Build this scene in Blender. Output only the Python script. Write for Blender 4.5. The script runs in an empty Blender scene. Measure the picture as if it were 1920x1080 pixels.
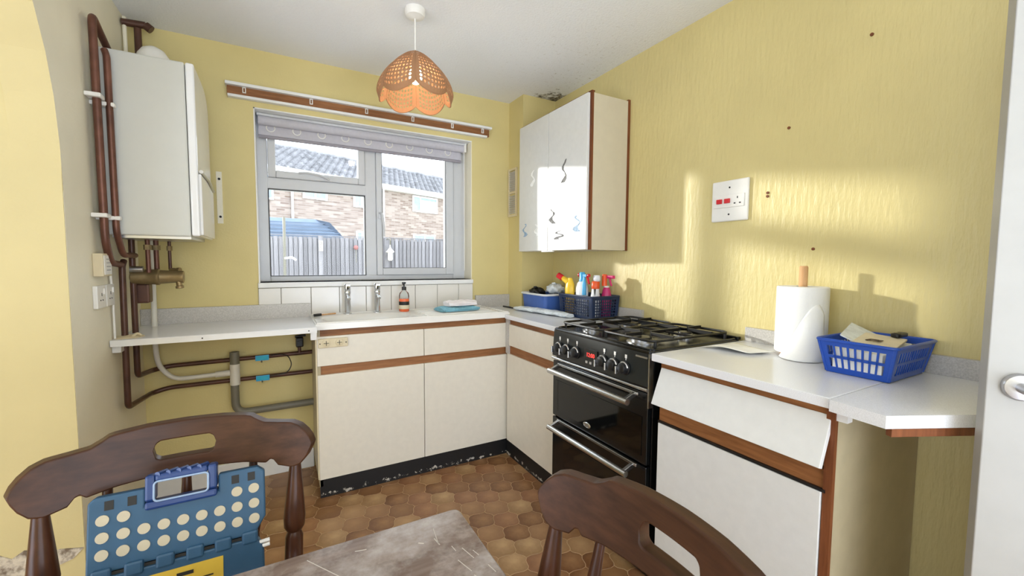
import bpy, bmesh, math, random
from mathutils import Vector, Matrix
random.seed(7)
PI = math.pi
scene = bpy.context.scene
C = scene.collection

# ------------------------------------------------------------------ camera
cam_d = bpy.data.cameras.new('camera'); cam = bpy.data.objects.new('camera', cam_d); C.objects.link(cam)
F_PX, YAW, PITCH, ROLL, EYE = 786.93, 0.507201, 0.064542, 0.00599, 1.23123
fw = Vector((math.sin(YAW)*math.cos(PITCH), math.cos(YAW)*math.cos(PITCH), -math.sin(PITCH)))
rt = Vector((math.cos(YAW), -math.sin(YAW), 0)); up = rt.cross(fw)
r2 = rt*math.cos(ROLL)+up*math.sin(ROLL); u2 = -rt*math.sin(ROLL)+up*math.cos(ROLL)
cam.matrix_world = Matrix(((r2.x,u2.x,-fw.x,0),(r2.y,u2.y,-fw.y,0),(r2.z,u2.z,-fw.z,EYE),(0,0,0,1)))
cam_d.sensor_width = 36; cam_d.lens = F_PX/1920*36; cam_d.clip_start = 0.02; cam_d.clip_end = 200
scene.camera = cam

# ------------------------------------------------------------------ world, sun, fill lamps
world = bpy.data.worlds.new('sky'); scene.world = world; world.use_nodes = True
bg = world.node_tree.nodes['Background']; bg.inputs[0].default_value = (0.87, 0.945, 1.05, 1); bg.inputs[1].default_value = 4.6
scene.view_settings.view_transform = 'Standard'; scene.view_settings.look = 'None'
scene.view_settings.exposure = 0.02; scene.view_settings.gamma = 1; scene.view_settings.use_curve_mapping = False
def lamp(name, kind, loc, aim, energy, color=(1,1,1), **kw):
    d = bpy.data.lights.new(name, kind); d.energy = energy; d.color = color
    for k, v in kw.items(): setattr(d, k, v)
    o = bpy.data.objects.new(name, d); C.objects.link(o); o.location = loc
    o.rotation_euler = Vector(aim).to_track_quat('-Z', 'Y').to_euler()
    return o
lamp('sun', 'SUN', (-8, 12, 5), (0.74, -1.0, -0.19), 3.0, (1.0, 0.965, 0.91), angle=math.radians(2.2))
# added fill lamps standing for unseen daylight, tilted up to brighten ceiling and walls
lamp('patio_fill', 'AREA', (0.60, -1.58, 0.55), (-0.35, 0.45, 1.0), 32, (0.85, 0.97, 1.20), shape='RECTANGLE', size=1.4, size_y=1.4)
lamp('hall_fill', 'AREA', (-2.27, -0.25, 0.55), (0.6, -0.60, 1.0), 25, (0.85, 0.97, 1.20), shape='RECTANGLE', size=2.0, size_y=1.4)

# ------------------------------------------------------------------ materials
MATS = {}
def S(r, g, b):
    f = lambda c: (c/255/12.92) if c/255 <= 0.04045 else ((c/255+0.055)/1.055)**2.4
    return (f(r), f(g), f(b), 1)
class NT:
    def __init__(s, name):
        s.m = bpy.data.materials.new(name); s.m.use_nodes = True; s.t = s.m.node_tree
        s.b = s.t.nodes['Principled BSDF']; s.out = s.t.nodes['Material Output']; MATS[name] = s.m
    def n(s, typ, **kw):
        x = s.t.nodes.new(typ)
        for k, v in kw.items():
            if k.startswith('i_'): x.inputs[k[2:].replace('_', ' ')].default_value = v
            else: setattr(x, k, v)
        return x
    def l(s, a, b): s.t.links.new(a, b)
    def coord(s, scale=(1,1,1), out='Object'):
        tc = s.n('ShaderNodeTexCoord'); mp = s.n('ShaderNodeMapping'); mp.inputs['Scale'].default_value = scale
        s.l(tc.outputs[out], mp.inputs[0]); return mp.outputs[0]
    def noise(s, vec, scale, detail=4, rough=0.55):
        x = s.n('ShaderNodeTexNoise'); x.inputs['Scale'].default_value = scale; x.inputs['Detail'].default_value = detail
        x.inputs['Roughness'].default_value = rough
        if vec: s.l(vec, x.inputs['Vector'])
        return x.outputs['Fac']
    def ramp(s, fac, stops):
        x = s.n('ShaderNodeValToRGB'); e = x.color_ramp.elements
        while len(e) < len(stops): e.new(0.5)
        for el, (p, c) in zip(e, stops): el.position = p; el.color = c
        s.l(fac, x.inputs[0]); return x.outputs[0]
    def mix(s, fac, a, b, mode='MIX'):
        x = s.n('ShaderNodeMix', data_type='RGBA', blend_type=mode)
        for sock, v in ((x.inputs[0], fac), (x.inputs[6], a), (x.inputs[7], b)):
            if isinstance(v, (int, float)): sock.default_value = v
            elif isinstance(v, tuple): sock.default_value = v
            else: s.l(v, sock)
        return x.outputs[2]
    def math(s, op, a, b=0.0, c=None):
        x = s.n('ShaderNodeMath', operation=op)
        for k, v in enumerate((a, b) if c is None else (a, b, c)):
            if isinstance(v, (int, float)): x.inputs[k].default_value = v
            else: s.l(v, x.inputs[k])
        return x.outputs[0]
    def bump(s, h, strength=0.3, dist=0.002):
        x = s.n('ShaderNodeBump'); x.inputs['Strength'].default_value = strength; x.inputs['Distance'].default_value = dist
        s.l(h, x.inputs['Height']); s.l(x.outputs[0], s.b.inputs['Normal'])
    def base(s, v):
        if isinstance(v, tuple): s.b.inputs['Base Color'].default_value = v
        else: s.l(v, s.b.inputs['Base Color'])
    def set(s, **kw):
        for k, v in kw.items(): s.b.inputs[k.replace('_', ' ')].default_value = v
        return s
def plain(name, col, rough=0.5, metal=0.0, var=0.06, vs=18, bump=0.0, **kw):
    t = NT(name); v = t.coord()
    f = t.noise(v, vs, 4)
    d = tuple(c*(1-var*1.6) for c in col[:3])+(1,); u = tuple(min(1, c*(1+var)) for c in col[:3])+(1,)
    t.base(t.ramp(f, [(0.3, d), (0.7, u)])); t.set(Roughness=rough, Metallic=metal, **kw)
    if bump: t.bump(t.noise(v, vs*6, 3), bump, 0.001)
    return t.m

YEL = S(217, 201, 140)
def wall_mat(name, streak, col=YEL):
    t = NT(name); v = t.coord()
    f = t.noise(v, 2.2, 5)
    c = t.ramp(f, [(0.25, tuple(x*0.90 for x in col[:3])+(1,)), (0.75, tuple(min(1, x*1.04) for x in col[:3])+(1,))])
    t.base(c)
    if streak:
        v2 = t.coord((1, 1, 0.22)); h = t.noise(v2, 62, 3, 0.55); t.bump(h, 0.48, 0.006); t.set(Roughness=0.42)
    else:
        h = t.noise(v, 110, 3); t.bump(h, 0.25, 0.003); t.set(Roughness=0.6)
    return t.m
M = {}
M['wall'] = wall_mat('yellow_painted_plaster', False)
M['wall_r'] = wall_mat('yellow_textured_wallpaper', True)
M['wall_left'] = wall_mat('cream_painted_plaster', False, S(242, 235, 212))
M['wall_hall'] = wall_mat('pale_yellow_plaster', False, S(212, 197, 146))
# damaged plaster low on the hall wall
t = NT('damaged_plaster'); v = t.coord(); f = t.noise(v, 14, 6, 0.7)
t.base(t.ramp(f, [(0.38, S(120, 105, 90)), (0.5, S(205, 195, 180)), (0.62, S(225, 215, 195))])); t.set(Roughness=0.95); t.bump(f, 0.8, 0.01); M['damage'] = t.m
# ceiling : white artex with a mould stain in the corner above the wall cabinet
t = NT('white_artex'); v = t.coord()
h = t.noise(v, 90, 3, 0.6); t.bump(h, 0.55, 0.006)
vd = t.n('ShaderNodeVectorMath', operation='DISTANCE'); t.l(v, vd.inputs[0]); vd.inputs[1].default_value = (1.72, 2.50, 2.355)
ns = t.noise(v, 16, 6, 0.7)
fall = t.math('SUBTRACT', t.math('MULTIPLY_ADD', ns, 0.60, -0.16), vd.outputs['Value'])
mask = t.n('ShaderNodeMapRange'); mask.inputs['From Min'].default_value = 0.0; mask.inputs['From Max'].default_value = 0.07; t.l(fall, mask.inputs['Value'])
fine = t.noise(v, 60, 4, 0.7)
mould = t.ramp(fine, [(0.40, S(60, 55, 46)), (0.62, S(160, 150, 132))])
vd2 = t.n('ShaderNodeVectorMath', operation='DISTANCE'); t.l(v, vd2.inputs[0]); vd2.inputs[1].default_value = (1.68, 2.0, 2.355)
m2 = t.n('ShaderNodeMapRange'); m2.inputs['From Min'].default_value = 0.75; m2.inputs['From Max'].default_value = 0.1; t.l(vd2.outputs['Value'], m2.inputs['Value'])
spk = t.ramp(t.noise(v, 45, 5, 0.75), [(0.58, (0,0,0,1)), (0.72, (1,1,1,1))])
clean = t.mix(t.math('MULTIPLY', m2.outputs[0], spk), S(240, 241, 242), S(178, 168, 150))
t.base(t.mix(mask.outputs[0], clean, mould)); t.set(Roughness=0.9); M['ceiling'] = t.m
M['white_paint'] = plain('white_gloss_paint', S(232, 232, 230), 0.35, var=0.02)
M['upvc'] = plain('white_upvc', S(205, 207, 210), 0.28, var=0.015)
M['gasket'] = plain('dark_gasket', S(60, 60, 62), 0.7)
M['tile_white'] = plain('white_ceramic_tile', S(226, 222, 214), 0.18, var=0.03, vs=5)
M['grout'] = plain('grey_grout', S(150, 142, 130), 0.9)
M['laminate'] = plain('cream_laminate', S(226, 219, 203), 0.33, var=0.02, vs=30)
M['cab_side'] = plain('beige_laminate', S(206, 196, 172), 0.4, var=0.02)
M['laminate_white'] = plain('white_laminate', S(222, 222, 219), 0.22, var=0.02, vs=30)
M['carcass'] = plain('cream_chipboard_panel', S(176, 163, 132), 0.5, var=0.04)
t = NT('speckled_worktop'); v = t.coord(); f = t.noise(v, 500, 2); t.base(t.ramp(f, [(0.35, S(222, 223, 226)), (0.65, S(236, 237, 240))])); t.set(Roughness=0.2); M['worktop'] = t.m
t = NT('grey_upstand'); v = t.coord(); f = t.noise(v, 240, 2); t.base(t.ramp(f, [(0.35, S(182, 178, 172)), (0.65, S(204, 200, 194))])); t.set(Roughness=0.4); M['upstand'] = t.m
def wood(name, dark, light, axis, rough=0.45, scale=9, coat=0.0, wear=None):
    t = NT(name); sc = [1, 1, 1]; sc[axis] = 0.09; v = t.coord(tuple(sc))
    f = t.noise(v, scale*9, 5, 0.6); g = t.noise(v, scale, 3)
    c = t.ramp(t.mix(0.45, f, g), [(0.32, dark), (0.68, light)])
    if wear:
        v2 = t.coord(); w = t.ramp(t.noise(v2, wear[0], 7, 0.68), [(wear[1], (0,0,0,1)), (wear[2], (1,1,1,1))])
        c = t.mix(w, c, wear[3])
    t.base(c); t.set(Roughness=rough); t.b.inputs['Specular IOR Level'].default_value = 0.25; t.b.inputs['Coat Weight'].default_value = coat; t.b.inputs['Coat Roughness'].default_value = 0.18
    t.bump(f, 0.12, 0.001); return t.m
M['rail_wood_x'] = wood('brown_rail_wood_x', S(112, 72, 42), S(168, 116, 74), 0)
M['rail_wood_y'] = wood('brown_rail_wood_y', S(112, 70, 40), S(170, 114, 70), 1)
M['rail_wood_z'] = wood('brown_edge_wood', S(92, 50, 28), S(140, 84, 50), 2)
M['chair'] = wood('dark_walnut', S(44, 25, 15), S(86, 54, 35), 0, 0.40, 7, 0.06)
M['spindle'] = wood('dark_walnut_turned', S(46, 25, 15), S(90, 53, 33), 2, 0.34, 7, 0.10)
M['table'] = wood('worn_table_top', S(92, 74, 64), S(150, 132, 122), 0, 0.26, 6, 0.3, (11, 0.40, 0.66, S(176, 166, 160)))
M['scratch'] = plain('pale_scratch', S(196, 186, 176), 0.5)
M['beech'] = wood('beech', S(196, 146, 96), S(226, 184, 138), 2, 0.5)
t = NT('black_plinth'); v = t.coord(); f = t.noise(v, 26, 6, 0.72)
sx = t.n('ShaderNodeSeparateXYZ'); t.l(v, sx.inputs[0])
band = t.math('SUBTRACT', f, t.math('MULTIPLY', t.math('ABSOLUTE', t.math('SUBTRACT', sx.outputs[2], 0.016)), 7.0))
t.base(t.ramp(band, [(0.505, S(16, 16, 17)), (0.535, S(190, 184, 172))])); t.set(Roughness=0.5); M['plinth'] = t.m
M['sink'] = plain('white_sink_acrylic', S(236, 234, 228), 0.16, var=0.01)
M['chrome'] = plain('chrome', S(215, 217, 220), 0.10, 1.0, var=0.02)
M['steel'] = plain('brushed_steel', S(196, 196, 194), 0.26, 1.0, var=0.04, vs=40)
M['satin'] = plain('satin_aluminium', S(190, 190, 192), 0.32, 1.0, var=0.02)
M['black'] = plain('black_enamel', S(12, 14, 15), 0.16, var=0.1)
M['black_glass'] = plain('black_oven_glass', S(8, 9, 9), 0.05, var=0.05)
M['black_panel'] = plain('black_control_panel', S(30, 34, 34), 0.28, var=0.1)
M['black_plastic'] = plain('black_plastic', S(20, 20, 22), 0.4)
M['iron'] = plain('cast_iron', S(30, 28, 26), 0.36, 0.3, var=0.2, vs=50, bump=0.15)
M['copper'] = plain('tarnished_copper', S(112, 74, 60), 0.42, 0.45, var=0.25, vs=12)
M['copper_dark'] = plain('brown_painted_pipe', S(86, 56, 44), 0.38, 0.25, var=0.2, vs=12)
M['brass'] = plain('dull_brass', S(150, 130, 92), 0.45, 0.6, var=0.22, vs=14)
M['pvc_grey'] = plain('grey_pvc', S(116, 112, 98), 0.45, var=0.05)
M['pvc_white'] = plain('white_pvc', S(222, 218, 206), 0.4, var=0.03)
M['boiler'] = plain('boiler_casing', S(200, 201, 195), 0.35, var=0.01)
M['boiler_gloss'] = plain('boiler_front_gloss', S(232, 233, 234), 0.08, var=0.01)
M['white_plastic'] = plain('white_plastic', S(236, 234, 228), 0.3, var=0.02)
M['cream_plastic'] = plain('cream_plastic', S(216, 202, 168), 0.4, var=0.03)
M['dark'] = plain('dark_recess', S(30, 28, 26), 0.8)
M['red'] = plain('red_plastic', S(206, 30, 40), 0.35)
M['blue'] = plain('royal_blue_plastic', S(30, 78, 178), 0.3, var=0.03)
M['navy'] = plain('navy_plastic', S(26, 44, 78), 0.3, var=0.05)
M['tub_blue'] = plain('blue_tub_plastic', S(70, 104, 176), 0.3, var=0.04)
M['sky_blue'] = plain('sky_blue_plastic', S(70, 168, 222), 0.3)
M['cyan'] = plain('cyan_tag', S(40, 176, 208), 0.4)
M['yellow'] = plain('yellow_plastic', S(248, 206, 60), 0.28)
M['orange'] = plain('orange_plastic', S(236, 92, 38), 0.3)
M['pink'] = plain('pink_plastic', S(214, 32, 112), 0.3)
M['magenta_liquid'] = plain('magenta_liquid', S(196, 44, 112), 0.2)
M['white_bottle'] = plain('milky_plastic', S(226, 228, 232), 0.3, var=0.03)
M['paper'] = plain('white_paper', S(238, 237, 232), 0.8, var=0.02)
t = NT('kitchen_paper'); v = t.coord(); f = t.noise(v, 260, 3); t.base(S(243, 243, 240)); t.set(Roughness=0.9); t.bump(f, 0.35, 0.002); M['roll'] = t.m
M['card'] = plain('cream_card', S(226, 214, 184), 0.7)
M['teal_cloth'] = plain('teal_cloth', S(128, 182, 198), 0.95, var=0.12, vs=60, bump=0.5)
M['white_cloth'] = plain('white_cloth', S(240, 232, 230), 0.95, var=0.04, vs=60, bump=0.5)
M['wrap'] = plain('crinkled_wrapper', S(232, 240, 246), 0.25, var=0.10, vs=40, bump=0.6)
M['stool'] = plain('slate_blue_plastic', S(42, 80, 108), 0.5, var=0.06, vs=30)
M['stool_dark'] = plain('navy_handle_plastic', S(30, 58, 112), 0.34)
M['stool_edge'] = plain('pale_blue_edge', S(150, 170, 196), 0.3)
M['stool_dot'] = plain('cream_grip_rubber', S(188, 176, 150), 0.8)
M['label_yellow'] = plain('yellow_label', S(216, 180, 62), 0.5, var=0.04)
M['ink'] = plain('black_ink', S(28, 26, 22), 0.6)
M['rattan'] = None
M['fabric_blind'] = plain('grey_blind_fabric', S(196, 194, 202), 0.9, var=0.03, vs=60)
M['brick_dummy'] = None
M['door_shaded'] = plain('shaded_door_paint', S(172, 170, 164), 0.38, var=0.02)  # white paint greyed; shade on the open door is put into the colour
M['soap'] = plain('orange_soap', S(236, 112, 66), 0.12)
M['tile_edge'] = plain('beige_grout', S(192, 160, 120), 0.6)
M['mirror'] = M['chrome']
# thin panes : clear, with the mirror sheen of glass
def pane_mat(name, tint, refl=1.0):
    t = NT(name); t.t.nodes.remove(t.b)
    tr = t.n('ShaderNodeBsdfTransparent'); tr.inputs[0].default_value = tint
    gl = t.n('ShaderNodeBsdfGlossy'); gl.inputs['Roughness'].default_value = 0.0
    fr = t.n('ShaderNodeFresnel'); fr.inputs['IOR'].default_value = 1.22
    mx = t.n('ShaderNodeMixShader'); t.l(fr.outputs[0], mx.inputs[0]); t.l(tr.outputs[0], mx.inputs[1]); t.l(gl.outputs[0], mx.inputs[2])
    t.l(mx.outputs[0], t.out.inputs[0]); return t.m
M['glass'] = pane_mat('window_glass', (0.97, 0.985, 0.98, 1))
M['clear'] = pane_mat('clear_plastic', (0.90, 0.93, 0.93, 1))
def emit(name, col, s):
    t = NT(name); t.b.inputs['Base Color'].default_value = col; t.b.inputs['Emission Color'].default_value = col; t.b.inputs['Emission Strength'].default_value = s; return t.m
M['bulb'] = emit('lit_bulb', (1.0, 0.84, 0.60, 1), 40)
M['led'] = emit('red_led', (1.0, 0.06, 0.05, 1), 2.2)
t = NT('woven_cream_shade'); t.base(S(166, 122, 86)); t.set(Roughness=0.8)
tl = t.n('ShaderNodeBsdfTranslucent'); tl.inputs[0].default_value = S(222, 150, 84); mx = t.n('ShaderNodeMixShader'); mx.inputs[0].default_value = 0.03
t.l(t.b.outputs[0], mx.inputs[1]); t.l(tl.outputs[0], mx.inputs[2]); t.l(mx.outputs[0], t.out.inputs[0]); M['rattan'] = t.m
# outside
t = NT('buff_brickwork'); v = t.coord()
br = t.n('ShaderNodeTexBrick'); br.inputs['Scale'].default_value = 1.0; br.inputs['Brick Width'].default_value = 0.225; br.inputs['Row Height'].default_value = 0.075
br.inputs['Mortar Size'].default_value = 0.006; br.inputs['Color1'].default_value = S(176, 152, 132); br.inputs['Color2'].default_value = S(214, 198, 182); br.inputs['Mortar'].default_value = S(196, 188, 178)
t.l(v, br.inputs['Vector']); t.base(t.mix(0.35, br.outputs[0], t.ramp(t.noise(t.coord((1.2, 4, 1)), 2.6, 3), [(0.35, S(150, 122, 104)), (0.65, S(222, 206, 192))]))); t.set(Roughness=0.9); M['brick'] = t.m
M['fence_back'] = plain('dark_fence_gap', S(60, 60, 62), 0.95)
M['fence'] = wood('weathered_fence_board', S(100, 98, 102), S(146, 143, 146), 2, 0.9)
t_ = M['fence'].node_tree; oi = t_.nodes.new('ShaderNodeObjectInfo'); hv = t_.nodes.new('ShaderNodeHueSaturation'); bs = t_.nodes['Principled BSDF']; ln_ = bs.inputs['Base Color'].links[0].from_socket
mr = t_.nodes.new('ShaderNodeMapRange'); mr.inputs['To Min'].default_value = 0.78; mr.inputs['To Max'].default_value = 1.22; t_.links.new(oi.outputs['Random'], mr.inputs[0]); t_.links.new(mr.outputs[0], hv.inputs['Value']); t_.links.new(ln_, hv.inputs['Color']); t_.links.new(hv.outputs[0], bs.inputs['Base Color'])
M['roof_tile'] = plain('grey_roof_tile', S(140, 139, 142), 0.85, var=0.25, vs=2.2)
M['shed_roof'] = plain('blue_slate_roof', S(92, 108, 128), 0.6, var=0.12, vs=5)
M['ground'] = plain('garden_ground', S(196, 192, 178), 0.95, var=0.25, vs=3)
M['house_glass'] = plain('far_window_glass', S(150, 170, 186), 0.08, var=0.12, vs=3)
M['net'] = plain('net_curtain', S(188, 196, 200), 0.8, var=0.2, vs=30)

# ------------------------------------------------------------------ mesh tools
class MB:
    def __init__(s): s.v = []; s.f = []
    def add(s, vs, fs):
        o = len(s.v); s.v += [tuple(p) for p in vs]; s.f += [tuple(i+o for i in f) for f in fs]; return s
    def box(s, x0, x1, y0, y1, z0, z1):
        return s.add([(x0,y0,z0),(x1,y0,z0),(x1,y1,z0),(x0,y1,z0),(x0,y0,z1),(x1,y0,z1),(x1,y1,z1),(x0,y1,z1)],
                     [(0,3,2,1),(4,5,6,7),(0,1,5,4),(1,2,6,5),(2,3,7,6),(3,0,4,7)])
    def obox(s, c, a, b, d):                       # centre and three half-axis vectors
        c, a, b, d = map(Vector, (c, a, b, d)); P = []
        for k in (-1, 1):
            for i, j in ((-1,-1),(1,-1),(1,1),(-1,1)): P.append(c+a*i+b*j+d*k)
        return s.add(P, [(0,3,2,1),(4,5,6,7),(0,1,5,4),(1,2,6,5),(2,3,7,6),(3,0,4,7)])
    def prism(s, pts, h0, h1, fr=None):            # outline extruded along local z of frame fr
        fr = fr or (lambda a, b, c: (a, b, c)); n = len(pts)
        P = [fr(a, b, h0) for a, b in pts]+[fr(a, b, h1) for a, b in pts]
        F = [tuple(range(n-1, -1, -1)), tuple(range(n, 2*n))]+[(i, (i+1) % n, n+(i+1) % n, n+i) for i in range(n)]
        return s.add(P, F)
    def lathe(s, prof, n=24, o=(0,0,0), axis=(0,0,1), cap=True):
        A = Vector(axis).normalized(); q = Vector((0,0,1)).rotation_difference(A); o = Vector(o); P = []
        for r, h in prof:
            for k in range(n):
                a = 2*PI*k/n; P.append(o+q@Vector((r*math.cos(a), r*math.sin(a), h)))
        F = []
        for j in range(len(prof)-1):
            for k in range(n): F.append((j*n+k, j*n+(k+1) % n, (j+1)*n+(k+1) % n, (j+1)*n+k))
        if cap:
            F.append(tuple(range(n-1, -1, -1))); F.append(tuple((len(prof)-1)*n+k for k in range(n)))
        return s.add(P, F)
    def cyl(s, p0, p1, r, n=16, r1=None):
        p0, p1 = Vector(p0), Vector(p1); return s.lathe([(r, 0), (r if r1 is None else r1, (p1-p0).length)], n, p0, p1-p0)
    def tube(s, pts, r, n=12, bend=0.0, seg=5, closed=False):
        pts = [Vector(p) for p in pts]
        if bend and len(pts) > 2:
            q = [pts[0]]
            for i in range(1, len(pts)-1):
                a, b, c = pts[i-1], pts[i], pts[i+1]; d = min(bend, (a-b).length*0.45, (c-b).length*0.45)
                p0 = b+(a-b).normalized()*d; p2 = b+(c-b).normalized()*d
                for k in range(seg+1):
                    t = k/seg; q.append(p0*(1-t)**2+b*2*t*(1-t)+p2*t*t)
            q.append(pts[-1]); pts = q
        P = []; prev = None; m = len(pts)
        for i, p in enumerate(pts):
            if closed: d = (pts[(i+1) % m]-pts[i-1])
            else: d = (pts[min(i+1, m-1)]-pts[max(i-1, 0)])
            d.normalize()
            if prev is None:
                x = d.orthogonal().normalized()
            else:
                x = prev-d*prev.dot(d); x.normalize()
            prev = x; y = d.cross(x); rr = r(i/(m-1)) if callable(r) else r
            for k in range(n):
                a = 2*PI*k/n; P.append(p+x*rr*math.cos(a)+y*rr*math.sin(a))
        F = []
        for j in range(m if closed else m-1):
            for k in range(n):
                F.append((j*n+k, j*n+(k+1) % n, ((j+1) % m)*n+(k+1) % n, ((j+1) % m)*n+k))
        if not closed: F.append(tuple(range(n-1, -1, -1))); F.append(tuple((m-1)*n+k for k in range(n)))
        return s.add(P, F)
    def grid(s, fn, nu, nv, thick=None):
        P = [fn(i/nu, j/nv) for j in range(nv+1) for i in range(nu+1)]; w = nu+1
        return s.add(P, [(j*w+i, j*w+i+1, (j+1)*w+i+1, (j+1)*w+i) for j in range(nv) for i in range(nu)])
    def build(s, name, mat, parent=None, bevel=0.0, smooth=False, seg=2, solid=0.0, merge=False, subsurf=0):
        me = bpy.data.meshes.new(name); vs = s.v
        root = parent
        while root is not None and root.parent is not None: root = root.parent
        if root is not None and not root.get('_local'):
            inv = root.matrix_basis.inverted(); vs = [inv@Vector(p) for p in vs]
        me.from_pydata([tuple(p) for p in vs], [], s.f)
        if merge:
            b = bmesh.new(); b.from_mesh(me); bmesh.ops.remove_doubles(b, verts=b.verts, dist=1e-5)
            bmesh.ops.dissolve_degenerate(b, edges=b.edges, dist=1e-6); bmesh.ops.recalc_face_normals(b, faces=b.faces); b.to_mesh(me); b.free()
        me.materials.append(mat if not isinstance(mat, str) else M[mat])
        if smooth:
            for p in me.polygons: p.use_smooth = True
            me.set_sharp_from_angle(angle=math.radians(38 if smooth is True else smooth))
        me.validate(); me.update()
        o = bpy.data.objects.new(name, me); C.objects.link(o)
        if parent is not None: o.parent = parent
        if solid:
            md = o.modifiers.new('solid', 'SOLIDIFY'); md.thickness = solid; md.offset = 0
        if bevel:
            md = o.modifiers.new('bevel', 'BEVEL'); md.width = bevel; md.segments = seg; md.limit_method = 'ANGLE'; md.angle_limit = math.radians(40)
        if subsurf:
            md = o.modifiers.new('sub', 'SUBSURF'); md.levels = subsurf; md.render_levels = subsurf
        return o
def tag(o, label, cat, group=None, kind=None):
    o['label'] = label
    if cat: o['category'] = cat
    if group: o['group'] = group
    if kind: o['kind'] = kind
    return o
def struct(o, label=None):
    o['kind'] = 'structure'
    if label: o['label'] = label
    return o
def thing(name, label, cat, loc=(0,0,0), rotz=0.0, group=None, kind=None, local=False):
    o = bpy.data.objects.new(name, None); C.objects.link(o); o.location = loc; o.rotation_euler = (0, 0, rotz); o.empty_display_size = 0.05
    o.matrix_basis = Matrix.Translation(loc)@Matrix.Rotation(rotz, 4, 'Z')
    if label: o['label'] = label
    if cat: o['category'] = cat
    if group: o['group'] = group
    if kind: o['kind'] = kind
    if local: o['_local'] = True
    return o
def copy_part(src, parent, loc=(0,0,0), name=None):
    c = src.copy(); C.objects.link(c); c.parent = parent; c.location = Vector(src.location)+Vector(loc); return c
def B(*a): return MB().box(*a)
def rrect(x0, x1, y0, y1, r, n=5):
    P = []
    for cx, cy, a0 in ((x1-r, y0+r, -PI/2), (x1-r, y1-r, 0), (x0+r, y1-r, PI/2), (x0+r, y0+r, PI)):
        for k in range(n+1):
            a = a0+PI/2*k/n; P.append((cx+r*math.cos(a), cy+r*math.sin(a)))
    return P

# ------------------------------------------------------------------ room shell
XL, XR, YB, ZC = -0.605, 1.738, 2.71, 2.355
WX0, WX1, WZ0, WZ1 = -0.098, 1.182, 1.101, 2.051
YFRONT = -1.65
floor = thing('floor', 'brown vinyl floor of curved hexagonal tiles', None, kind='structure')
B(-2.3, XR+0.15, YFRONT-0.15, 2.95, -0.12, -0.0010).build('floor_bed', 'tile_edge', floor)
# hexagonal tiles
a1 = Vector((0.1055, -0.0505, 0)); a2 = Vector((0.003, 0.1075, 0)); o0 = Vector((0.803, 1.424, 0))
nb = [a1, a1+a2, a2, -a1, -(a1+a2), -a2]
def hex_outline(gap):
    P = []
    for k in range(6):                              # voronoi corners of the lattice
        p, q = nb[k], nb[(k+1) % 6]
        d = p.x*q.y-p.y*q.x; c = Vector(((q.y*p.length_squared-p.y*q.length_squared)/(2*d), (p.x*q.length_squared-q.x*p.length_squared)/(2*d), 0)); P.append(c)
    out = []
    for k in range(6):                              # wavy sides like provencal tiles
        A, Bc = P[k], P[(k+1) % 6]; nrm = ((A+Bc)/2).normalized()
        sgn = (1, -1, 1)[k % 3]
        for j in range(4):
            t = j/4; out.append(A.lerp(Bc, t)+nrm*(0.0036*sgn*math.sin(2*PI*t) if j else -0.0006))
    return [(p*(1-gap/0.057)) for p in out]
def tile_mesh(mat, name):
    o1 = hex_outline(0.0009); o2 = hex_outline(0.0020); n = len(o1)
    me = bpy.data.meshes.new(name)
    me.from_pydata([(p.x, p.y, -0.0012) for p in o1]+[(p.x, p.y, 0) for p in o2], [], [tuple(range(n, 2*n))]+[(i, (i+1) % n, n+(i+1) % n, n+i) for i in range(n)])
    me.materials.append(mat); return me
tone = [(S(128, 88, 54), S(150, 110, 72)), (S(146, 106, 70), S(168, 128, 88)), (S(160, 122, 82), S(182, 144, 102)), (S(118, 78, 46), S(160, 118, 78)), (S(138, 94, 62), S(168, 124, 86)), (S(152, 116, 76), S(190, 154, 110))]
tms = []
for i, (d, l) in enumerate(tone):
    t = NT('vinyl_tile_tone_%d' % i); v = t.coord(out='Object')
    ln = t.n('ShaderNodeVectorMath', operation='LENGTH'); 
    of = t.n('ShaderNodeVectorMath', operation='ADD'); of.inputs[1].default_value = (random.uniform(-.018, .018), random.uniform(-.018, .018), 0); t.l(v, of.inputs[0]); t.l(of.outputs[0], ln.inputs[0])
    f = t.math('MULTIPLY_ADD', t.noise(v, 40, 4), 0.5, t.math('MULTIPLY', ln.outputs['Value'], 9.0))
    t.base(t.ramp(f, [(0.30, l), (0.80, d)])); t.set(Roughness=0.33); t.bump(t.noise(v, 150, 2), 0.1, 0.001)
    tms.append(tile_mesh(t.m, 'tile'))
cells = []
for i in range(-40, 40):
    for j in range(-60, 60):
        c = o0+a1*i+a2*j
        if -0.55 < c.x < XR-0.02 and -1.5 < c.y < 2.70: cells.append(c)
def seen(c):
    if c.x > 0.10 and c.y > 2.36: return False
    if c.x > 1.29: return False
    if c.y < 0.85 or (c.y < 1.05 and c.x < 0.35): return False
    if c.x < -0.42: return False
    return True
near = [c for c in cells if seen(c)]; far = [c for c in cells if not seen(c)]
near.sort(key=lambda c: c.length); far += near[300:]; near = near[:300]
for c in near:
    o = bpy.data.objects.new('tile', random.choice(tms)); C.objects.link(o); o.parent = floor; o.location = c
mb = MB(); ol = hex_outline(0.0030); n = len(ol)
for c in far: mb.add([(c.x+p.x, c.y+p.y, 0.0) for p in ol]+[(c.x+p.x, c.y+p.y, -0.0012) for p in ol], [tuple(range(n))]+[(n+i, n+(i+1) % n, (i+1) % n, i) for i in range(n)])
fo = mb.build('tile_field', tms[1].materials[0], floor); fo['kind'] = 'stuff'

struct(B(-2.3, XR+0.15, YFRONT-0.15, 2.95, ZC, ZC+0.15).build('ceiling', 'ceiling'), 'white textured ceiling with mould in the far corner')
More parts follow.
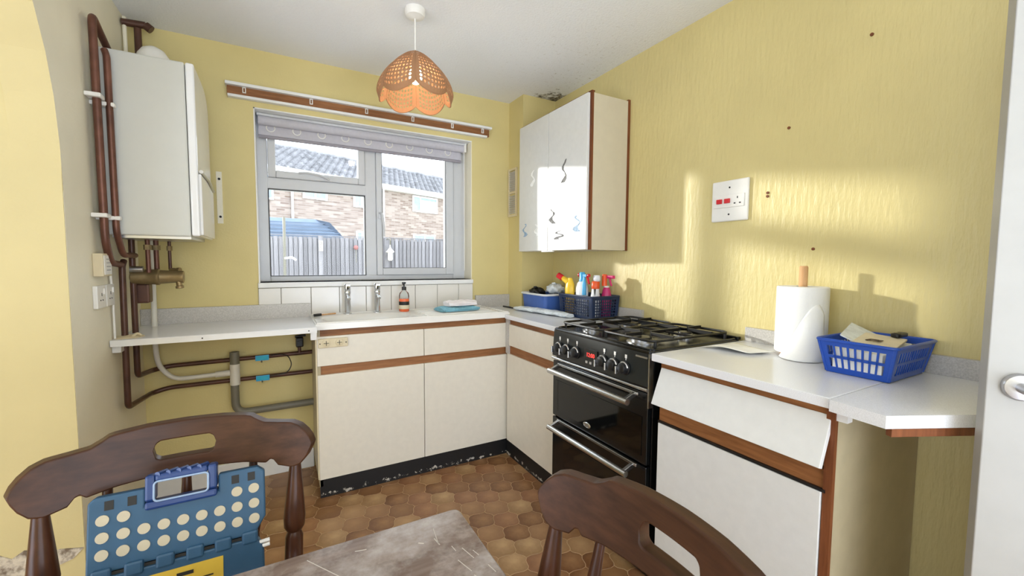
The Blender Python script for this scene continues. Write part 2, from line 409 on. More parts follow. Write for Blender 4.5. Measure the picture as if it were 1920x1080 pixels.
# back wall with window opening
wb = thing('wall_back', 'yellow back wall around the window', None, kind='structure')
mb = MB(); x0, x1 = -0.72, XR+0.15
mb.box(x0, WX0, YB, 2.95, 0, ZC).box(WX1, x1, YB, 2.95, 0, ZC).box(WX0, WX1, YB, 2.95, 0, WZ0).box(WX0, WX1, YB, 2.95, WZ1, ZC)
mb.build('plaster', 'wall', wb)
B(-0.102, 1.186, YB-0.005, YB, 0.90, 1.072).build('grout_bed', 'grout', wb)
xs = [-0.102, 0.008, 0.161, 0.315, 0.469, 0.622, 0.777, 0.927, 1.080, 1.186]
for i in range(9): B(xs[i]+0.0015, xs[i+1]-0.0015, YB-0.011, YB-0.002, 0.905, 1.070).build('tile', 'tile_white', wb, bevel=0.0015)
B(-0.275, -0.250, YB-0.003, YB, 1.42, 1.69).build('filler_strip', M['wall_left'], wb)
for z in (1.455, 1.652): MB().cyl((-0.262, YB-0.002, z), (-0.262, YB-0.006, z), 0.006, 10).build('screw_hole', 'dark', wb)
struct(B(1.475, XR, 2.513, YB, 0.0, ZC).build('wall_pillar', 'wall'), 'yellow boxed-in corner pillar behind the wall cabinet')
# right wall
wr = thing('wall_right', 'yellow right wall with vertical textured wallpaper', None, kind='structure')
B(XR, XR+0.15, YFRONT-0.15, 2.95, 0, ZC).build('plaster', 'wall_r', wr)
for y, z in ((0.931, 1.750), (0.683, 1.986), (1.001, 1.512), (1.001, 1.498), (0.825, 1.282)):
    MB().cyl((XR+0.001, y, z), (XR-0.004, y, z), 0.0055, 10).build('plug_hole', M['rail_wood_z'], wr)
# left wall with an arched opening to the hall
prof = [(1.915, 0.0), (1.915, 1.45), (1.909, 1.60), (1.888, 1.74), (1.850, 1.86), (1.790, 1.975), (1.70, 2.06), (1.58, 2.12), (1.42, 2.15), (-0.5, 2.15), (-0.66, 2.12), (-0.78, 2.06), (-0.87, 1.975), (-0.93, 1.86), (-0.968, 1.74), (-0.989, 1.60), (-0.995, 1.45), (-0.995, 0.0)]
wl = thing('wall_left', 'cream left wall with an arched opening', None, kind='structure')
mb = MB(); ml = MB(); n = len(prof); TH = 0.11
for i in range(n-1):
    (ya, za), (yb, zb) = prof[i], prof[i+1]
    if abs(ya-yb) > 1e-6: mb.add([(XL, ya, za), (XL, yb, zb), (XL, yb, ZC), (XL, ya, ZC)], [(0,1,2,3)]); mb.add([(XL-TH, ya, za), (XL-TH, yb, zb), (XL-TH, yb, ZC), (XL-TH, ya, ZC)], [(3,2,1,0)])
    if abs(ya-yb) > 1e-6: ml.add([(XL, ya, za), (XL, yb, zb), (XL-TH, yb, zb), (XL-TH, ya, za)], [(3,2,1,0)])
for ya, yb in ((1.915, YB), (YFRONT, -0.995)):
    mb.box(XL-TH, XL, ya, yb, 0, ZC)
mb.build('plaster', 'wall_left', wl, smooth=True); ml.build('arch_lining', 'wall_hall', wl, smooth=True)
wh = thing('wall_hall', 'bright yellow hall wall seen through the arch', None, kind='structure')
B(-2.3, XL-0.0008, 1.9115, 1.9147, 0, ZC-0.001).build('skim_coat', 'wall_hall', wh); B(-2.3, XL-TH, 1.9148, 2.05, 0, ZC).build('plaster', 'wall_hall', wh)
# flaked plaster patch near the floor
pp = []; cx, cz = -0.785, 0.215
for k in range(26):
    a = 2*PI*k/26; rr = 0.095+0.03*math.sin(3*a+1)+0.022*math.sin(7*a); pp.append((cx+rr*1.25*math.cos(a), cz+rr*0.85*math.sin(a)))
MB().prism(pp, 1.9085, 1.9125, lambda a, b, c: (a, c, b)).build('flaked_patch', 'damage', wh)
mb = MB(); mb.box(-2.45, -2.3, YFRONT-0.15, -1.25, 0, ZC).box(-2.45, -2.3, 0.75, 2.05, 0, ZC).box(-2.45, -2.3, -1.25, 0.75, 0, 0.10).box(-2.45, -2.3, -1.25, 0.75, 1.95, ZC)
struct(mb.build('wall_hall_far', 'wall_hall'), 'far yellow hall wall with a wide opening behind the fill lamp')
# wall behind, with a wide opening added behind the patio fill lamp
mb = MB(); mb.box(-2.3, -2.15, YFRONT-0.15, YFRONT, 0, ZC).box(-0.95, -0.50, YFRONT-0.15, YFRONT, 0, ZC).box(1.40, XR, YFRONT-0.15, YFRONT, 0, ZC)
mb.box(-2.15, -0.95, YFRONT-0.15, YFRONT, 0, ZC).box(-0.50, 1.40, YFRONT-0.15, YFRONT, 2.20, ZC).box(-0.50, 1.40, YFRONT-0.15, YFRONT, 0, 0.30)
struct(mb.build('wall_front', 'wall'), 'yellow wall behind the table with a wide opening behind the fill lamp')
struct(B(XL, 0.156, YB-0.014, YB, 0.0, 0.115).build('baseboard_back', 'white_paint', bevel=0.004), 'white skirting board under the left worktop')
# window lining, sill
tr = thing('trim_1', 'white lining boards of the window reveal', None, kind='structure')
B(WX0, WX1, YB-0.002, 2.835, WZ1-0.006, WZ1).build('head_lining', 'white_paint', tr)
B(WX0, WX0+0.006, YB-0.002, 2.835, WZ0, WZ1).build('side_lining', 'white_paint', tr)
B(WX1-0.005, WX1, YB-0.001, 2.835, WZ0, WZ1).build('side_lining', M['wall_left'], tr)
struct(B(WX0-0.004, WX1+0.004, YB-0.022, 2.84, 1.073, WZ0).build('trim_2', 'white_paint', bevel=0.004), 'white window sill board above the tiles')

# ------------------------------------------------------------------ window
w = thing('window_1', 'white upvc kitchen window with top vent and side casement', None, (0.54, 2.83, WZ0), kind='structure')
YF = 2.832
def frame(mb, x0, x1, z0, z1, b, y0, y1, bt=None, bb=None, bl=None, br=None):
    bt = b if bt is None else bt; bb = b if bb is None else bb; bl = b if bl is None else bl; br = b if br is None else br
    mb.box(x0, x0+bl, y0, y1, z0, z1).box(x1-br, x1, y0, y1, z0, z1).box(x0+bl, x1-br, y0, y1, z0, z0+bb).box(x0+bl, x1-br, y0, y1, z1-bt, z1); return mb
mb = MB(); frame(mb, WX0, WX1, WZ0, WZ1, 0.05, YF, YF+0.065, bt=0.05, bb=0.034, bl=0.056, br=0.09)
mb.box(0.494, 0.562, YF, YF+0.065, WZ0+0.03, WZ1-0.05).box(WX0+0.05, 0.50, YF, YF+0.065, 1.640, 1.706)
fr = mb.build('window_frame', 'upvc', w, bevel=0.004)
ps = frame(MB(), -0.040, 0.494, 1.706, 2.003, 0.040, YF-0.012, YF+0.05).build('vent_sash', 'upvc', w, bevel=0.005)
B(0.0, 0.454, YF+0.012, YF+0.018, 1.745, 1.965).build('pane', 'glass', ps)
frame(MB(), -0.042, 0.494, 1.132, 1.642, 0.004, YF-0.003, YF+0.02).build('gasket', 'gasket', w)
B(-0.042, 0.494, YF+0.014, YF+0.020, 1.132, 1.642).build('pane', 'glass', w)
cs = frame(MB(), 0.562, 1.090, 1.133, 2.003, 0.042, YF-0.014, YF+0.05, bl=0.037, br=0.055, bb=0.047).build('casement_sash', 'upvc', w, bevel=0.005)
B(0.598, 1.037, YF+0.012, YF+0.018, 1.179, 1.963).build('pane', 'glass', cs)
frame(MB(), 0.598, 1.037, 1.179, 1.963, 0.003, YF-0.010, YF+0.01).build('gasket', 'gasket', cs)
MB().tube([(0.12, YF-0.016, 1.742), (0.16, YF-0.036, 1.744), (0.24, YF-0.036, 1.735), (0.285, YF-0.020, 1.716)], 0.007, 8, 0.02).box(0.255, 0.31, YF-0.020, YF-0.012, 1.708, 1.724).build('handle', 'upvc', ps, smooth=True)
MB().tube([(0.580, YF-0.018, 1.535), (0.592, YF-0.042, 1.53), (0.600, YF-0.045, 1.46), (0.600, YF-0.045, 1.38)], 0.0075, 8, 0.02).box(0.572, 0.590, YF-0.022, YF-0.012, 1.50, 1.56).build('handle', 'upvc', cs, smooth=True)

# ------------------------------------------------------------------ blind with eyelets
bl = thing('roller_blind', 'grey roller blind with a row of ring eyelets, rolled up at the window head', 'blind', (0.54, 2.80, 1.915))
MB().cyl((-0.080, 2.790, 2.010), (1.150, 2.790, 2.010), 0.026, 20).build('roll', 'fabric_blind', bl, smooth=True)
B(-0.086, 1.156, 2.765, 2.815, 2.030, 2.044).build('head_rail', 'upvc', bl, bevel=0.003)
B(-0.080, 1.140, 2.806, 2.809, 1.925, 2.01).build('fabric', 'fabric_blind', bl)
MB().cyl((-0.080, 2.806, 1.925), (1.140, 2.806, 1.925), 0.010, 12).build('hem_bar', plain('grey_hem', S(158, 154, 162), 0.9), bl, smooth=True)
ring = None
for i in range(9):
    x = -0.020+i*0.133; z = 1.977
    pts = [(x+0.021*math.cos(a), 2.8035, z+0.021*math.sin(a)) for a in [2*PI*k/20 for k in range(20)]]
    MB().tube(pts, 0.0035, 6, closed=True).build('eyelet', 'white_plastic', bl, smooth=True)
MB().box(1.150, 1.166, 2.766, 2.816, 1.985, 2.046).build('bracket', 'white_plastic', bl)
MB().tube([(1.152, 2.775, 2.0), (1.152, 2.772, 1.5), (1.152, 2.772, 1.16), (1.158, 2.782, 1.16), (1.158, 2.784, 1.5), (1.158, 2.784, 2.0)], 0.0016, 5).build('pull_cord', 'white_plastic', bl)

# curtain batten
cr = thing('curtain_rail', 'white and brown curtain batten screwed above the window', 'curtain rail', (0.55, 2.69, 2.09))
B(-0.212, 1.302, YB-0.026, YB, 2.090, 2.150).build('batten', 'rail_wood_x', cr)
B(-0.218, 1.314, YB-0.050, YB, 2.136, 2.152).build('rail', 'white_paint', cr, bevel=0.002)
B(-0.210, 1.285, YB-0.034, YB, 2.080, 2.094).build('lower_lip', 'white_paint', cr, bevel=0.002)
for x in (-0.135, 0.185, 0.485, 0.765, 1.030, 1.250):
    frame(MB(), x-0.008, x+0.008, 2.106, 2.136, 0.004, YB-0.034, YB-0.026).build('glider', 'white_plastic', cr)

# ------------------------------------------------------------------ boiler and pipework
bo = thing('boiler', 'white wall hung gas boiler with glossy front panel', 'boiler', (-0.59, 2.4, 1.325))
B(-0.590, -0.318, 2.205, 2.600, 1.325, 2.036).build('casing', 'boiler', bo, bevel=0.006)
# front cover: rounded far top corner and slightly bowed
pts = [(2.205, 1.327), (2.600, 1.327), (2.600, 1.90), (2.594, 1.945), (2.572, 1.985), (2.530, 2.015), (2.48, 2.030), (2.40, 2.037), (2.205, 2.037)]
MB().prism(pts, -0.316, -0.286, lambda a, b, c: (c, a, b)).build('front_cover', 'boiler_gloss', bo, bevel=0.008, seg=3)
MB().prism([(2.215, 1.332), (2.590, 1.332), (2.590, 1.56), (2.40, 1.585), (2.215, 1.590)], -0.288, -0.276, lambda a, b, c: (c, a, b)).build('control_flap', 'boiler_gloss', bo, bevel=0.005)
MB().tube([(-0.277, 2.222, 1.600), (-0.274, 2.40, 1.594), (-0.277, 2.585, 1.568)], 0.008, 8).build('handle_lip', 'satin', bo, smooth=True)
B(-0.570, -0.32, 2.22, 2.59, 1.314, 1.326).build('base_tray', 'satin', bo)
MB().lathe([(0.062, 0.0), (0.062, 0.06), (0.056, 0.09), (0.040, 0.115), (0.018, 0.128), (0.001, 0.131)], 24, (-0.46, 2.45, 2.034)).build('flue_elbow', 'white_plastic', bo, smooth=True)
MB().cyl((-0.46, 2.45, 2.10), (-0.46, YB-0.001, 2.10), 0.05, 20).build('flue', 'white_plastic', bo, smooth=True)

p = thing('heating_pipe', 'tall copper flow pipe in front of the boiler, clipped to the left wall', 'pipe', (-0.575, 2.15, 1.2), group='boiler pipes')
MB().tube([(-0.575, 2.335, 1.205), (-0.575, 2.20, 1.215), (-0.575, 2.158, 1.30), (-0.575, 2.148, 2.10), (-0.578, 2.165, 2.125), (-0.575, 2.36, 2.045), (-0.565, 2.40, 2.03)], 0.0125, 14, 0.03).build('pipe', 'copper', p, smooth=True)
for z in (1.385, 1.825): B(-0.604, -0.557, 2.125, 2.172, z, z+0.016).build('clip', 'white_plastic', p, bevel=0.004)
p = thing('heating_pipe', 'copper return pipe tight beside the boiler casing', 'pipe', (-0.575, 2.185, 1.2), group='boiler pipes')
MB().tube([(-0.550, 2.42, 1.245), (-0.548, 2.25, 1.245), (-0.548, 2.184, 1.33), (-0.548, 2.180, 1.995), (-0.556, 2.188, 2.02)], 0.011, 14, 0.03).build('pipe', 'copper', p, smooth=True)
for z in (1.383, 1.812): B(-0.604, -0.532, 2.172, 2.197, z-0.004, z+0.012).build('clip', 'white_plastic', p, bevel=0.004)
p = thing('gas_pipe', 'dark brown pipe rising from the boiler top to the ceiling', 'pipe', (-0.545, 2.6, 2.0))
MB().tube([(-0.545, 2.62, 2.02), (-0.545, 2.62, 2.30)], 0.014, 12, 0.02).build('pipe', 'copper_dark', p, smooth=True)
MB().tube([(-0.60, 2.62, 2.315), (-0.515, 2.62, 2.320)], 0.016, 12).cyl((-0.515, 2.62, 2.320), (-0.495, 2.62, 2.305), 0.019, 12).build('elbow', 'copper_dark', p, smooth=True)
MB().tube([(-0.590, 2.62, 2.02), (-0.592, 2.62, 2.34)], 0.008, 8).build('cable_cover', 'wall_left', p, smooth=True)
# pipes below the boiler, down through the worktop and along the back wall
p = thing('water_pipe', 'brown pipe dropping nearest the left wall to the lower run on the back wall', 'pipe', (-0.575, 2.32, 0.6), group='lower pipes')
MB().tube([(-0.570, 2.345, 1.222), (-0.572, 2.325, 1.20), (-0.575, 2.318, 0.600), (-0.568, 2.655, 0.565), (-0.50, 2.672, 0.580), (0.160, 2.672, 0.583)], 0.0115, 12, 0.03).build('pipe', 'copper_dark', p, smooth=True)
p = thing('water_pipe', 'brown pipe of the upper run just under the left worktop', 'pipe', (-0.565, 2.45, 0.7), group='lower pipes')
MB().tube([(-0.565, 2.44, 1.322), (-0.567, 2.44, 0.705), (-0.560, 2.650, 0.680), (-0.50, 2.672, 0.690), (0.160, 2.672, 0.697)], 0.0115, 12, 0.03).build('pipe', 'copper_dark', p, smooth=True)
for i, (x, y, z0, z1, r, m, lab) in enumerate(((-0.500, 2.39, 1.17, 1.320, 0.009, 'copper', 'thin copper tail under the boiler, leftmost'), (-0.485, 2.46, 1.17, 1.320, 0.010, 'copper', 'thin copper tail under the boiler beside the white drain'), (-0.455, 2.56, 1.18, 1.320, 0.007, 'copper_dark', 'thinnest brown tail under the boiler, ending in a small tap'))):
    q = thing('boiler_tail', lab, 'pipe', (x, y, z0), group='boiler tails')
    MB().cyl((x, y, z0), (x, y, z1), r, 12).build('pipe', m, q, smooth=True)
    MB().lathe([(r*1.6, 0), (r*1.6, 0.022)], 6, (x, y, z1-0.05)).build('nut', 'brass', q)
    if i == 2:
        MB().cyl((x, y, z0), (x+0.035, y-0.02, z0-0.004), 0.009, 10).lathe([(0.013, 0), (0.013, 0.012)], 10, (x+0.03, y-0.017, z0-0.003), (1, -0.5, 0)).build('tap_spindle', 'brass', q, smooth=True)
p = thing('brass_valve', 'dull brass filling valve with tapered barrel under the boiler', 'valve', (-0.47, 2.44, 1.10))
MB().lathe([(0.018, 0), (0.030, 0.006), (0.033, 0.05), (0.034, 0.085), (0.037, 0.09), (0.037, 0.10), (0.031, 0.104), (0.026, 0.17), (0.028, 0.174), (0.028, 0.188), (0.02, 0.19)], 20, (-0.575, 2.44, 1.150), (1, 0.02, -0.01)).build('barrel', 'brass', p, smooth=True)
MB().lathe([(0.012, 0), (0.012, 0.022), (0.016, 0.024), (0.016, 0.034), (0.010, 0.036)], 12, (-0.405, 2.44, 1.130), (0.1, 0, -1)).build('outlet', 'brass', p, smooth=True)
B(-0.575, -0.515, 2.455, 2.515, 1.03, 1.12).build('body_block', 'copper_dark', p, bevel=0.008)
MB().cyl((-0.565, 2.40, 1.185), (-0.52, 2.40, 1.185), 0.013, 12).build('side_union', 'satin', p, smooth=True)
p = thing('condensate_pipe', 'white plastic condensate pipe from the boiler down to the grey waste', 'pipe', (-0.54, 2.65, 0.6))
MB().tube([(-0.535, 2.63, 1.325), (-0.540, 2.635, 0.780), (-0.535, 2.650, 0.700), (-0.480, 2.655, 0.622), (-0.300, 2.655, 0.625)], 0.0115, 12, 0.05).build('pipe', 'pvc_white', p, smooth=True)
MB().cyl((-0.305, 2.655, 0.625), (-0.240, 2.655, 0.627), 0.016, 14).build('reducer', 'pvc_white', p, smooth=True)
p = thing('waste_pipe', 'grey plastic waste pipe with elbow on the yellow wall under the worktop', 'pipe', (-0.222, 2.655, 0.4))
MB().tube([(-0.222, 2.655, 0.690), (-0.222, 2.655, 0.404), (0.158, 2.655, 0.408)], 0.0195, 16, 0.06, 7).build('pipe', 'pvc_grey', p, smooth=True)
MB().cyl((-0.220, 2.655, 0.560), (-0.219, 2.655, 0.672), 0.0235, 18).build('tee_sleeve', 'pvc_white', p, smooth=True)
MB().lathe([(0.0165, 0.0), (0.0225, 0.0), (0.0225, 0.065), (0.0165, 0.065), (0.0165, 0.0)], 18, (-0.219, 2.655, 0.672), cap=False).build('open_socket', 'pvc_grey', p, smooth=True)
p = thing('earth_cable', 'black earth cable looping between the two blue pipe clamps', 'cable', (0.0, 2.65, 0.64))
MB().tube([(-0.05, 2.656, 0.700), (0.0, 2.650, 0.705), (0.035, 2.648, 0.690), (0.052, 2.646, 0.640), (0.030, 2.648, 0.598), (-0.01, 2.650, 0.590), (-0.06, 2.656, 0.585)], 0.0028, 6, 0.03).build('cable', 'black_plastic', p, smooth=True)
for z, lab in ((0.692, 'cyan tag clamped on the upper brown pipe'), (0.580, 'cyan tag clamped on the lower brown pipe')):
    q = thing('pipe_clamp', lab, 'pipe clamp', (-0.09, 2.655, z), group='cyan earth clamps')
    MB().box(-0.122, -0.062, 2.648, 2.656, z-0.012, z+0.013).build('tag', 'cyan', q, bevel=0.002)
    frame(MB(), -0.124, -0.060, z-0.014, z+0.015, 0.003, 2.645, 2.652).build('tag_border', 'sky_blue', q)
    MB().cyl((-0.095, 2.65, z-0.012), (-0.095, 2.642, z-0.022), 0.004, 8).build('screw', 'steel', q)
p = thing('stop_valve', 'black stop valve beside the sink cabinet on the upper brown pipe', 'valve', (0.09, 2.66, 0.7))
MB().cyl((0.092, 2.665, 0.700), (0.092, 2.665, 0.745), 0.009, 10).build('stem', 'copper_dark', p, smooth=True)
MB().box(0.074, 0.112, 2.640, 2.690, 0.735, 0.790).build('body', 'black_plastic', p, bevel=0.006)
MB().cyl((0.07, 2.655, 0.795), (0.125, 2.655, 0.800), 0.007, 10).cyl((0.094, 2.64, 0.762), (0.094, 2.630, 0.762), 0.012, 12).build('lever', 'black_plastic', p, smooth=True)
p = thing('white_cable', 'thin grey white cable running down the left wall to the worktop', 'cable', (-0.59, 2.29, 0.9))
MB().tube([(-0.596, 2.27, 1.20), (-0.596, 2.285, 1.05), (-0.596, 2.285, 0.902)], 0.004, 8).build('cable', 'white_plastic', p, smooth=True)
# thermostat and sockets
def plate(name, lab, cat, y0, y1, z0, z1, dep, m, grp=None):
    q = thing(name, lab, cat, (XL, (y0+y1)/2, z0), group=grp)
    B(XL, XL+dep, y0, y1, z0, z1).build('plate', m, q, bevel=0.003); return q
q = plate('thermostat_receiver', 'cream programmer box on the left wall above the sockets', 'thermostat', 2.12, 2.215, 1.163, 1.250, 0.030, 'cream_plastic')
B(XL+0.030, XL+0.032, 2.13, 2.205, 1.17, 1.243).build('face', 'white_plastic', q)
for k in range(4): B(XL+0.031, XL+0.0335, 2.15, 2.19, 1.185+k*0.014, 1.188+k*0.014).build('marking', plain('grey_mark_%d' % k, S(150, 150, 150)), q)
for y0, lab in ((2.105, 'white switched socket nearer the arch on the left wall'), (2.203, 'white switched socket nearer the boiler on the left wall')):
    q = plate('wall_socket', lab, 'socket', y0, y0+0.088, 1.042, 1.128, 0.014, 'white_plastic', 'sockets on the left wall')
    B(XL+0.013, XL+0.0145, y0+0.041, y0+0.047, 1.088, 1.100).build('pin_hole', 'dark', q)
    for dy in (0.031, 0.053): B(XL+0.013, XL+0.0145, y0+dy-0.004, y0+dy+0.004, 1.070, 1.075).build('pin_hole', 'dark', q)
    B(XL+0.013, XL+0.018, y0+0.062, y0+0.074, 1.094, 1.116).build('switch', 'white_plastic', q, bevel=0.001)

# ------------------------------------------------------------------ left worktop shelf
q = thing('worktop', 'white worktop shelf on battens below the boiler', 'worktop', (-0.22, 2.48, 0.872), group='kitchen worktops')
B(XL+0.001, 0.156, 2.248, YB-0.001, 0.873, 0.900).build('top', 'worktop', q, bevel=0.002)
B(XL+0.003, 0.156, 2.244, 2.248, 0.874, 0.899).build('front_edge', 'white_paint', q)
B(XL+0.001, 0.156, YB-0.020, YB-0.001, 0.900, 0.980).build('upstand', 'upstand', q, bevel=0.001)
B(XL+0.001, XL+0.03, 2.27, 2.70, 0.845, 0.873).build('batten', 'white_paint', q, bevel=0.002)
B(0.128, 0.156, 2.262, 2.29, 0.835, 0.873).build('batten', 'white_paint', q, bevel=0.002)
for x in (-0.30, 0.12): MB().cyl((x, 2.245, 0.886), (x, 2.2425, 0.886), 0.003, 8).build('screw', 'dark', q)
pl = thing('plaster_dab', 'small dried plaster smear on the worktop at the pipes', 'plaster', (-0.57, 2.31, 0.90))
MB().lathe([(0.055, 0), (0.045, 0.004), (0.022, 0.008), (0.004, 0.010)], 14, (-0.565, 2.325, 0.9)).build('smear', 'cream_plastic', pl, smooth=True)
MB().tube([(-0.545, 2.30, 0.905), (-0.530, 2.31, 0.918), (-0.515, 2.30, 0.906)], 0.005, 6, 0.01).build('crumb', 'cream_plastic', pl, smooth=True)

# ------------------------------------------------------------------ sink cabinet
YD = 2.302; X0, X1, X2 = 0.157, 0.7105, 1.253
cb = thing('sink_cabinet', 'cream double door sink cabinet with brown rails under the window', 'cabinet', (0.70, 2.5, 0))
B(X0, X0+0.016, YD+0.006, 2.698, 0.06, 0.878).build('side_panel', 'carcass', cb)
B(X2-0.016, X2, YD+0.02, 2.698, 0.06, 0.878).build('side_panel', 'carcass', cb)
B(X0+0.016, X2-0.016, 2.68, 2.698, 0.06, 0.60).build('back_panel', 'carcass', cb)
B(X0, X2, YD+0.008, YD+0.03, 0.835, 0.880).build('top_rail', 'rail_wood_x', cb)
B(X0+0.004, X2, YD+0.012, YD+0.04, 0.640, 0.700).build('middle_rail', 'rail_wood_x', cb)
for a, b in ((X0+0.001, X1-0.0015), (X1+0.0015, X2-0.001)):
    B(a, b, YD, YD+0.016, 0.691, 0.843).build('drawer_front', 'laminate', cb, bevel=0.0015)
    B(a, b, YD, YD+0.016, 0.098, 0.645).build('door', 'laminate', cb, bevel=0.0015)
B(X0+0.002, X2, YD+0.006, YD+0.022, 0.0, 0.097).build('plinth', 'plinth', cb)
B(X0-0.006, X0, YD+0.004, YD+0.03, 0.10, 0.88).build('edge_strip', 'cream_plastic', cb)
ou = thing('twin_outlet', 'old cream twin round outlet fixed to the left drawer front', 'outlet', (0.23, YD, 0.785))
B(0.163, 0.303, YD-0.012, YD-0.0005, 0.786, 0.832).build('plate', 'cream_plastic', ou, bevel=0.003)
for x in (0.200, 0.262):
    d = MB().lathe([(0.019, 0), (0.0185, 0.004), (0.012, 0.006), (0.001, 0.0062)], 20, (x, YD-0.011, 0.810), (0, -1, 0)).build('dial', 'cream_plastic', ou, smooth=True)
    B(x-0.012, x+0.012, YD-0.0185, YD-0.0165, 0.8088, 0.8112).box(x-0.0012, x+0.0012, YD-0.0185, YD-0.0165, 0.798, 0.822).build('slot', 'dark', d)
for x in (0.171, 0.294): MB().cyl((x, YD-0.012, 0.808), (x, YD-0.0135, 0.808), 0.003, 8).build('screw', 'dark', ou)

# sink top
sk = thing('kitchen_sink', 'white inset sink with oval bowl and ribbed drainer', 'sink', (0.70, 2.49, 0.88))
SX0, SX1, SY0, SY1, SZ = 0.152, 1.252, 2.280, 2.698, 0.911
bx0, bx1, by0, by1 = 0.205, 0.675, 2.325, 2.585
mb = MB(); N = 64; loops = []
cxs, cys = (bx0+bx1)/2, (by0+by1)/2; rx, ry = (bx1-bx0)/2, (by1-by0)/2
def sel(a, k, e=3.2):
    c, s_ = math.cos(a), math.sin(a); d = (abs(c)**e+abs(s_)**e)**(-1/e); return cxs+rx*k*d*c, cys+ry*k*d*s_
out = []
for i in range(N):
    a = 2*PI*i/N; c, s_ = math.cos(a), math.sin(a)
    tx = ((0.72-cxs) if c > 0 else (cxs-SX0))/max(abs(c), 1e-6); ty = ((SY1-cys) if s_ > 0 else (cys-SY0))/max(abs(s_), 1e-6); tt = min(tx, ty); out.append((cxs+c*tt, cys+s_*tt))
def near_corner(pt):
    i = min(range(N), key=lambda k: (out[k][0]-pt[0])**2+(out[k][1]-pt[1])**2); out[i] = pt
for pt in ((SX0, SY0), (0.72, SY0), (0.72, SY1), (SX0, SY1)): near_corner(pt)
rings = [[(x, y, SZ) for x, y in out]]
for k, z in ((1.05, SZ+0.001), (1.0, SZ-0.004), (0.965, SZ-0.03), (0.93, SZ-0.10), (0.86, SZ-0.135), (0.55, SZ-0.148), (0.1, SZ-0.151)):
    rings.append([(*sel(2*PI*i/N, k), z) for i in range(N)])
P = [p for r in rings for p in r]; Fc = []
for j in range(len(rings)-1):
    for i in range(N): Fc.append((j*N+i, j*N+(i+1) % N, (j+1)*N+(i+1) % N, (j+1)*N+i))
Fc.append(tuple((len(rings)-1)*N+i for i in range(N))); mb.add(P, Fc)
mb.build('bowl', 'sink', sk, smooth=50)
B(0.72, SX1, SY0+0.0125, SY1, SZ-0.012, SZ).build('drainer', 'sink', sk)
mb = MB(); mb.box(SX0, SX1, SY0, SY0+0.012, SZ-0.031, SZ-0.0005).box(SX0, SX0+0.012, SY0+0.012, SY1, SZ-0.031, SZ-0.0005).box(SX1-0.012, SX1, SY0+0.012, SY1, SZ-0.031, SZ-0.012)
mb.build('skirt', 'sink', sk)
MB().tube([(SX0+0.008, SY0+0.008, SZ), (SX1-0.008, SY0+0.008, SZ), (SX1-0.008, SY1-0.01, SZ), (SX0+0.008, SY1-0.01, SZ)], 0.006, 8, closed=True).build('raised_rim', 'sink', sk, smooth=True)
for i in range(7):
    y = 2.345+i*0.042; MB().tube([(0.74, y, SZ-0.001), (0.76, y, SZ+0.0015), (1.18, y, SZ+0.0015), (1.20, y, SZ-0.001)], 0.0045, 8).build('drainer_rib', 'sink', sk, smooth=True)
MB().lathe([(0.035, 0), (0.034, 0.003), (0.028, 0.003)], 20, (0.44, 2.45, SZ-0.151)).build('plug_hole', 'steel', sk, smooth=True)
for x, lab in ((0.351, 'chrome pillar tap over the bowl, the left of two'), (0.522, 'chrome pillar tap next to the soap bottle, the right of two')):
    q = thing('sink_tap', lab, 'tap', (x, 2.635, SZ), group='chrome sink taps')
    MB().lathe([(0.024, 0), (0.024, 0.006), (0.0175, 0.010), (0.0165, 0.118), (0.0185, 0.122), (0.0185, 0.134), (0.0165, 0.138)], 20, (x, 2.635, SZ)).build('body', 'chrome', q, smooth=True)
    MB().lathe([(0.0165, 0.138), (0.0185, 0.142), (0.0185, 0.172), (0.015, 0.179), (0.001, 0.180)], 20, (x, 2.635, SZ)).box(x-0.011, x+0.011, 2.600, 2.63, SZ+0.168, SZ+0.176).build('handle', 'chrome', q, smooth=True)
    MB().tube([(x, 2.63, SZ+0.10), (x, 2.600, SZ+0.104), (x, 2.575, SZ+0.092)], 0.010, 12, 0.02).build('spout', 'chrome', q, smooth=True)
    B(x-0.004, x+0.004, 2.615, 2.6165, SZ+0.145, SZ+0.165).build('marking', 'dark', q)
# soap, cloths, brush
q = thing('soap_bottle', 'clear pump bottle of orange soap standing behind the bowl', 'soap bottle', (0.681, 2.61, SZ))
qx, qy = 0.681, 2.615
MB().lathe([(0.028, 0), (0.031, 0.004), (0.031, 0.078), (0.030, 0.080)], 24, (qx, qy, SZ+0.001)).build('soap', 'soap', q, smooth=True)
MB().lathe([(0.031, 0.080), (0.031, 0.100), (0.027, 0.116), (0.014, 0.128), (0.012, 0.136)], 24, (qx, qy, SZ+0.001), cap=False).build('bottle_neck', 'clear', q, smooth=True)
MB().lathe([(0.0318, 0.042), (0.0318, 0.064)], 24, (qx, qy, SZ), cap=False).build('label_band', 'ink', q, smooth=True)
MB().lathe([(0.0322, 0.018), (0.0322, 0.042)], 24, (qx, qy, SZ), cap=False).build('label', 'card', q, smooth=True)
MB().lathe([(0.014, 0.134), (0.014, 0.155), (0.005, 0.158), (0.005, 0.172), (0.012, 0.174), (0.012, 0.184), (0.001, 0.185)], 16, (qx, qy, SZ)).tube([(qx, qy, SZ+0.179), (qx-0.012, qy-0.026, SZ+0.178), (qx-0.014, qy-0.032, SZ+0.172)], 0.004, 8).build('pump', 'black_plastic', q, smooth=True)
